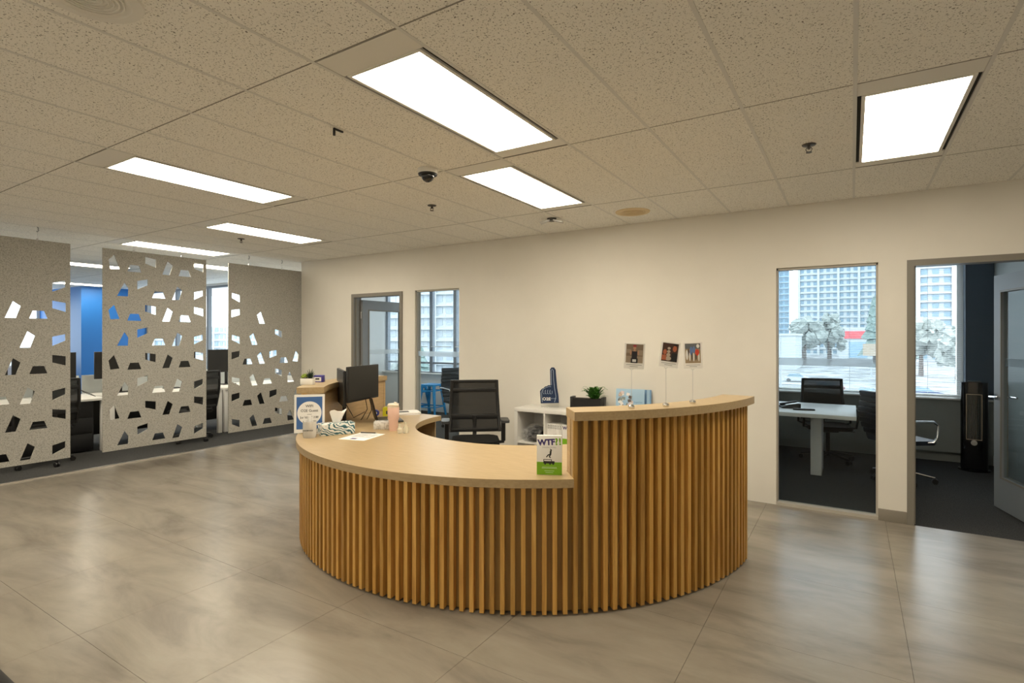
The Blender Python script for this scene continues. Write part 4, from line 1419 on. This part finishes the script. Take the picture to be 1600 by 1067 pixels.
# ------------------------------------------------------------------ ceiling fittings
t = thing('dome_camera', 'black dome security camera on a beige ceiling ring', 'security camera', (-2.60, 2.99, CEIL))
MB().cyl((0, 0, 0), (0, 0, -0.035), 0.072, seg=32).build('mount_ring', M_TBAR, t)
MB().cyl((0, 0, -0.035), (0, 0, -0.045), 0.070, 0.066, 32).build('collar', M_BLACK, t)
MB().sphere((0, 0, -0.047), 0.048, seg=20).build('dome', mat('gloss_black', (0.006, 0.006, 0.007), 0.12), t)


M_BRONZE = mat('dark_bronze', (0.10, 0.09, 0.08), 0.35, metal=0.8)


def sprinkler(loc, place):
    t = thing('sprinkler', 'small dark sprinkler head in the ceiling ' + place, 'sprinkler', loc, group='ceiling sprinkler heads')
    MB().lathe([(0.0, 0.001), (0.042, 0.001), (0.038, -0.006), (0.018, -0.010), (0.0, -0.010)], 24).build('escutcheon', M_BRONZE, t)
    MB().cyl((0, 0, -0.008), (0, 0, -0.03), 0.009, seg=10).build('nozzle', M_BRONZE, t)
    MB().tube([(0.010, 0, -0.018), (0.018, 0, -0.03), (0.010, 0, -0.045), (0, 0, -0.048), (-0.010, 0, -0.045), (-0.018, 0, -0.03), (-0.010, 0, -0.018)], 0.0028, 6).build('yoke', M_BRONZE, t)
    MB().cyl((0, 0, -0.048), (0, 0, -0.051), 0.018, seg=14).build('deflector', M_BRONZE, t)


for p in ((-3.28, 3.83, 'behind the dome camera'), (-0.23, 3.89, 'beside the light of the meeting office'), (-6.38, 3.87, 'before the felt panels'), (-8.75, 5.2, 'beyond the felt panels')):
    sprinkler((p[0], p[1], CEIL), p[2])
M_SPK = mat('yellowed_grille', (0.74, 0.60, 0.37), 0.6)


def speaker(label, x, y, m):
    t = thing('ceiling_speaker', label, 'speaker', (x, y, CEIL))
    MB().lathe([(0.0, 0.0), (0.165, 0.0), (0.16, -0.008), (0.125, -0.010), (0.12, -0.006), (0.0, -0.006)], 40).build('bezel', m, t)
    for k in range(6):
        r_ = 0.022 + 0.016 * k
        MB().tube([(r_ * math.cos(q * 6.283 / 32), r_ * math.sin(q * 6.283 / 32), -0.008) for q in range(32)], 0.0035, 5, True).build('grille_ring', m, t)


speaker('round yellowed ceiling speaker near the reception wall', -1.80, 5.06, M_SPK)
speaker('round pale ceiling speaker far from the reception wall', -2.30, 0.83, M_TBAR)
t = thing('ceiling_hook', 'small black angled bracket clipped to the ceiling grid', 'hook', (-2.548, 2.12, CEIL))
MB().box(-0.006, 0.006, -0.012, 0.055, -0.010, 0, 0.002).build('bracket', M_BLACK, t)
MB().box(-0.006, 0.006, -0.014, -0.003, -0.045, 0, 0.002).build('tab', M_BLACK, t)
t = thing('motion_sensor', 'grey winged motion sensor under the ceiling by the reception wall', 'sensor', (-2.60, 4.90, CEIL), R(20))
MB().cyl((0, 0, 0), (0, 0, -0.03), 0.05, 0.035, 20).build('mount', M_DKGREY, t)
MB().rbox((0.055, 0, -0.03), (0.13, 0.07, 0.014), (0, R(14), 0), 0.004).build('wing', M_STEEL, t)
MB().rbox((-0.055, 0, -0.03), (0.13, 0.07, 0.014), (0, R(-14), 0), 0.004).build('wing', M_STEEL, t)

# ------------------------------------------------------------------ outside
GZ = -7.0
M_SNOW = noisy('snowy_ground', [(0.38, (0.13, 0.14, 0.15)), (0.6, (0.36, 0.38, 0.40))], 0.22, rough=0.9, coords='World')
struct(MB().box(-600, 500, 12, 900, GZ - 1, GZ).build('ground_outside', M_SNOW, smooth=0))
struct(MB().box(-400, 400, 92, 106, GZ, GZ + 0.03).build('road_outside', mat('asphalt', (0.20, 0.21, 0.22), 0.9), smooth=0))
M_PANEL = mat('hazed_facade', (0.52, 0.55, 0.57), 0.7)  # distance haze is painted in by paling these facade colours
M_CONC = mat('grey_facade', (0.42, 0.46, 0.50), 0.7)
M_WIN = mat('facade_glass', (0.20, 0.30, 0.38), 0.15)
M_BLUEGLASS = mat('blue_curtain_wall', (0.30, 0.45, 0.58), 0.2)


def tower(label, x0, x1, y, H, floors_h, bay, m, depth=25, ratio=0.55, wm=M_WIN, rz=0.0, band=0.55):
    t = thing('tower_block', label, 'building', ((x0 + x1) / 2, y, GZ), rz)
    wd = (x1 - x0) / 2
    MB().box(-wd, wd, 0, depth, 0, H).build('facade', m, t, smooth=0)
    b = MB()
    nb = max(1, int(2 * wd / bay))
    for f_ in range(int(H / floors_h)):
        for k in range(nb):
            c = -wd + (k + 0.5) * 2 * wd / nb
            h_ = bay * ratio / 2
            z = f_ * floors_h + 0.9
            b.box(c - h_, c + h_, -0.15, 0.05, z, z + floors_h * band)
    stuff(b.build('windows', wm, t, smooth=0))
    b = MB()
    for f_ in range(1, int(H / floors_h)):
        b.box(-wd, wd, -0.8, 0.0, f_ * floors_h - 0.12, f_ * floors_h + 0.12)
    stuff(b.build('balcony_slabs', M_PANEL, t, smooth=0))
    b = MB()
    for k in range(0, nb, 3):
        c = -wd + k * 2 * wd / nb
        b.box(c - 0.5, c + 0.5, -0.9, 0.0, 0, H)
    stuff(b.build('piers', M_PANEL, t, smooth=0))
    return t


tower('hazy pale apartment tower with a grid of windows beyond the trees', -22, 11, 300, 66, 3.0, 2.7, M_PANEL)
tower('slim blue glass tower next to the hazy pale apartment tower', -52, -29, 330, 60, 3.2, 2.4, M_BLUEGLASS, ratio=0.7)
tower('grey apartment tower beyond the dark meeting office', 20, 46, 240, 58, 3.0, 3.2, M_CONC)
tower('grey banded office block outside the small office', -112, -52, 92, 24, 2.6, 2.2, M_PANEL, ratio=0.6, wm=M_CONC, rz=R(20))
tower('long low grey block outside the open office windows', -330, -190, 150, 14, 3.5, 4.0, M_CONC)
# shop with a red sign
t = thing('shop_building', 'white shop with a red fascia sign across the road', 'building', (1.0, 250, GZ))
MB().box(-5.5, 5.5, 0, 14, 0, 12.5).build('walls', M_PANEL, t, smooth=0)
MB().box(-4.5, 4.0, -0.3, 0.0, 8.0, 11.0).build('fascia_sign', mat('sign_red', (0.75, 0.12, 0.14), 0.5), t, smooth=0)
MB().box(-2.0, 4.0, -0.2, 0.0, 0.5, 6.8).build('shop_window', M_BLUEGLASS, t, smooth=0)
t = thing('white_warehouse', 'plain white warehouse with flat roof near the road', 'building', (-19.0, 160, GZ))
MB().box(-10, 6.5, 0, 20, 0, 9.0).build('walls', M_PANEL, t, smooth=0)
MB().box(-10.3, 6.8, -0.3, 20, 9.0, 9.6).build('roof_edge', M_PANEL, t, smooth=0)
MB().box(-9, 0, -0.1, 0, 1.0, 3.6).build('dock_door', M_CONC, t, smooth=0)
t = thing('brown_billboard', 'tan billboard standing in front of the far trees', 'billboard', (5.0, 140, GZ))
for x_ in (-1.5, 1.5):
    MB().cyl((x_, 0, 0), (x_, 0, 5), 0.15, seg=8).build('post', M_CONC, t)
MB().box(-3, 3, -0.15, 0.15, 4.6, 7.2).build('board', mat('tan_board', (0.42, 0.34, 0.26), 0.7), t, smooth=0)

M_EVER = noisy('evergreen', [(0.35, (0.13, 0.19, 0.18)), (0.65, (0.24, 0.31, 0.29))], 1.2, rough=0.9)  # foliage colours are paled for distance haze as well
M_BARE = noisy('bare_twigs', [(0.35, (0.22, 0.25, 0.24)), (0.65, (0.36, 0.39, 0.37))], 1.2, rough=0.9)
M_TRUNK = mat('bark', (0.12, 0.10, 0.09), 0.9)


def tree(label, x, y, h, r, conifer, seed, group):
    t = thing('tree', label, 'tree', (x, y, GZ), group=group)
    MB().cyl((0, 0, 0), (0, 0, h * 0.5), r * 0.10, r * 0.06, 8).build('trunk', M_TRUNK, t)
    rnd = random.Random(seed)
    b = MB()
    if conifer:
        for k in range(7):
            z0, z1 = h * (0.12 + 0.12 * k), h * (0.12 + 0.12 * k + 0.24)
            rr = r * (1 - k / 8)
            b.cyl((rnd.uniform(-.1, .1), 0, z0), (0, 0, min(z1, h)), rr, rr * 0.25, 11)
        for v in b.bm.verts:
            v.co.x *= 1 + rnd.uniform(-0.22, 0.22)
            v.co.z += rnd.uniform(-0.03, 0.03) * h
    else:
        for k in range(18):
            a_, q = rnd.uniform(0, 6.28), rnd.random()
            zz = h * rnd.uniform(0.35, 0.88)
            w_ = r * (1 - abs(zz / h - 0.55) * 1.3)
            b.sphere((w_ * q * math.cos(a_), w_ * q * math.sin(a_), zz), r * rnd.uniform(0.25, 0.42), seg=8)
        for v in b.bm.verts:
            v.co += Vector((rnd.uniform(-.12, .12), rnd.uniform(-.12, .12), rnd.uniform(-.12, .12))) * r
    b.build('foliage', M_EVER if conifer else M_BARE, t, smooth=0)


G1 = 'distant trees outside the meeting office'
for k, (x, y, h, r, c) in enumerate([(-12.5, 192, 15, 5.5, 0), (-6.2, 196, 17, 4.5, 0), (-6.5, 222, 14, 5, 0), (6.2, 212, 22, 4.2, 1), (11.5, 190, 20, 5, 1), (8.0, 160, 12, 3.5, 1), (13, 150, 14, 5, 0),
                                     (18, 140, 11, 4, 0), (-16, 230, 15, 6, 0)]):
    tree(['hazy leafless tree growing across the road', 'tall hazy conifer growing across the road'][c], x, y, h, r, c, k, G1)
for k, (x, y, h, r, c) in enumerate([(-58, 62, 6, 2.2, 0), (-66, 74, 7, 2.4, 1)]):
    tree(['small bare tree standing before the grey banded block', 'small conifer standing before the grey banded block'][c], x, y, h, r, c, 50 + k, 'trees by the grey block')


def car(label, x, y, rz, col):
    t = thing('parked_car', label, 'car', (x, y, GZ), rz)
    m = mat('car_paint_%d' % (hash(col) % 999), col, 0.3)
    body = MB()
    body.prism([(-2.2, 0.35), (2.2, 0.35), (2.25, 0.75), (1.3, 0.95), (-2.1, 0.98), (-2.25, 0.7)], -0.9, 0.9, 'y').build('car_body', m, t)
    MB().prism([(-1.7, 0.95), (1.1, 0.95), (0.4, 1.5), (-1.3, 1.5)], -0.8, 0.8, 'y').build('cabin', M_WIN, t)
    for sx in (-1.4, 1.4):
        for sy in (-0.85, 0.85):
            MB().cyl((sx, sy - 0.1, 0.33), (sx, sy + 0.1, 0.33), 0.33, seg=12).build('wheel', M_BLACK, t)


for lb, x, y, rz, c in (('white car parked in the snowy lot', -6.5, 84, 8, (0.7, 0.7, 0.72)), ('dark red car parked in the snowy lot', -3.2, 100, 4, (0.20, 0.05, 0.05)),
                        ('black car parked in the snowy lot', 1.8, 90, 80, (0.02, 0.02, 0.025)), ('silver car parked in the snowy lot', -9, 118, 0, (0.5, 0.52, 0.55)),
                        ('dark blue car parked in the snowy lot', 8.5, 96, 10, (0.04, 0.07, 0.16)), ('grey van parked in the snowy lot', 4.8, 120, 85, (0.3, 0.32, 0.34))):
    car(lb, x, y, R(rz), c)
for x_, y_ in ((-9.5, 95), (6.5, 125)):
    t = thing('lamp_post', 'slim grey lamp post at the edge of the snowy lot', 'lamp post', (x_, y_, GZ), group='lamp posts by the lot')
    MB().cyl((0, 0, 0), (0, 0, 8.5), 0.12, 0.08, 8).build('post', M_CONC, t)
    MB().box(-0.9, 0.9, -0.15, 0.15, 8.4, 8.6).build('lamp_head', M_CONC, t)
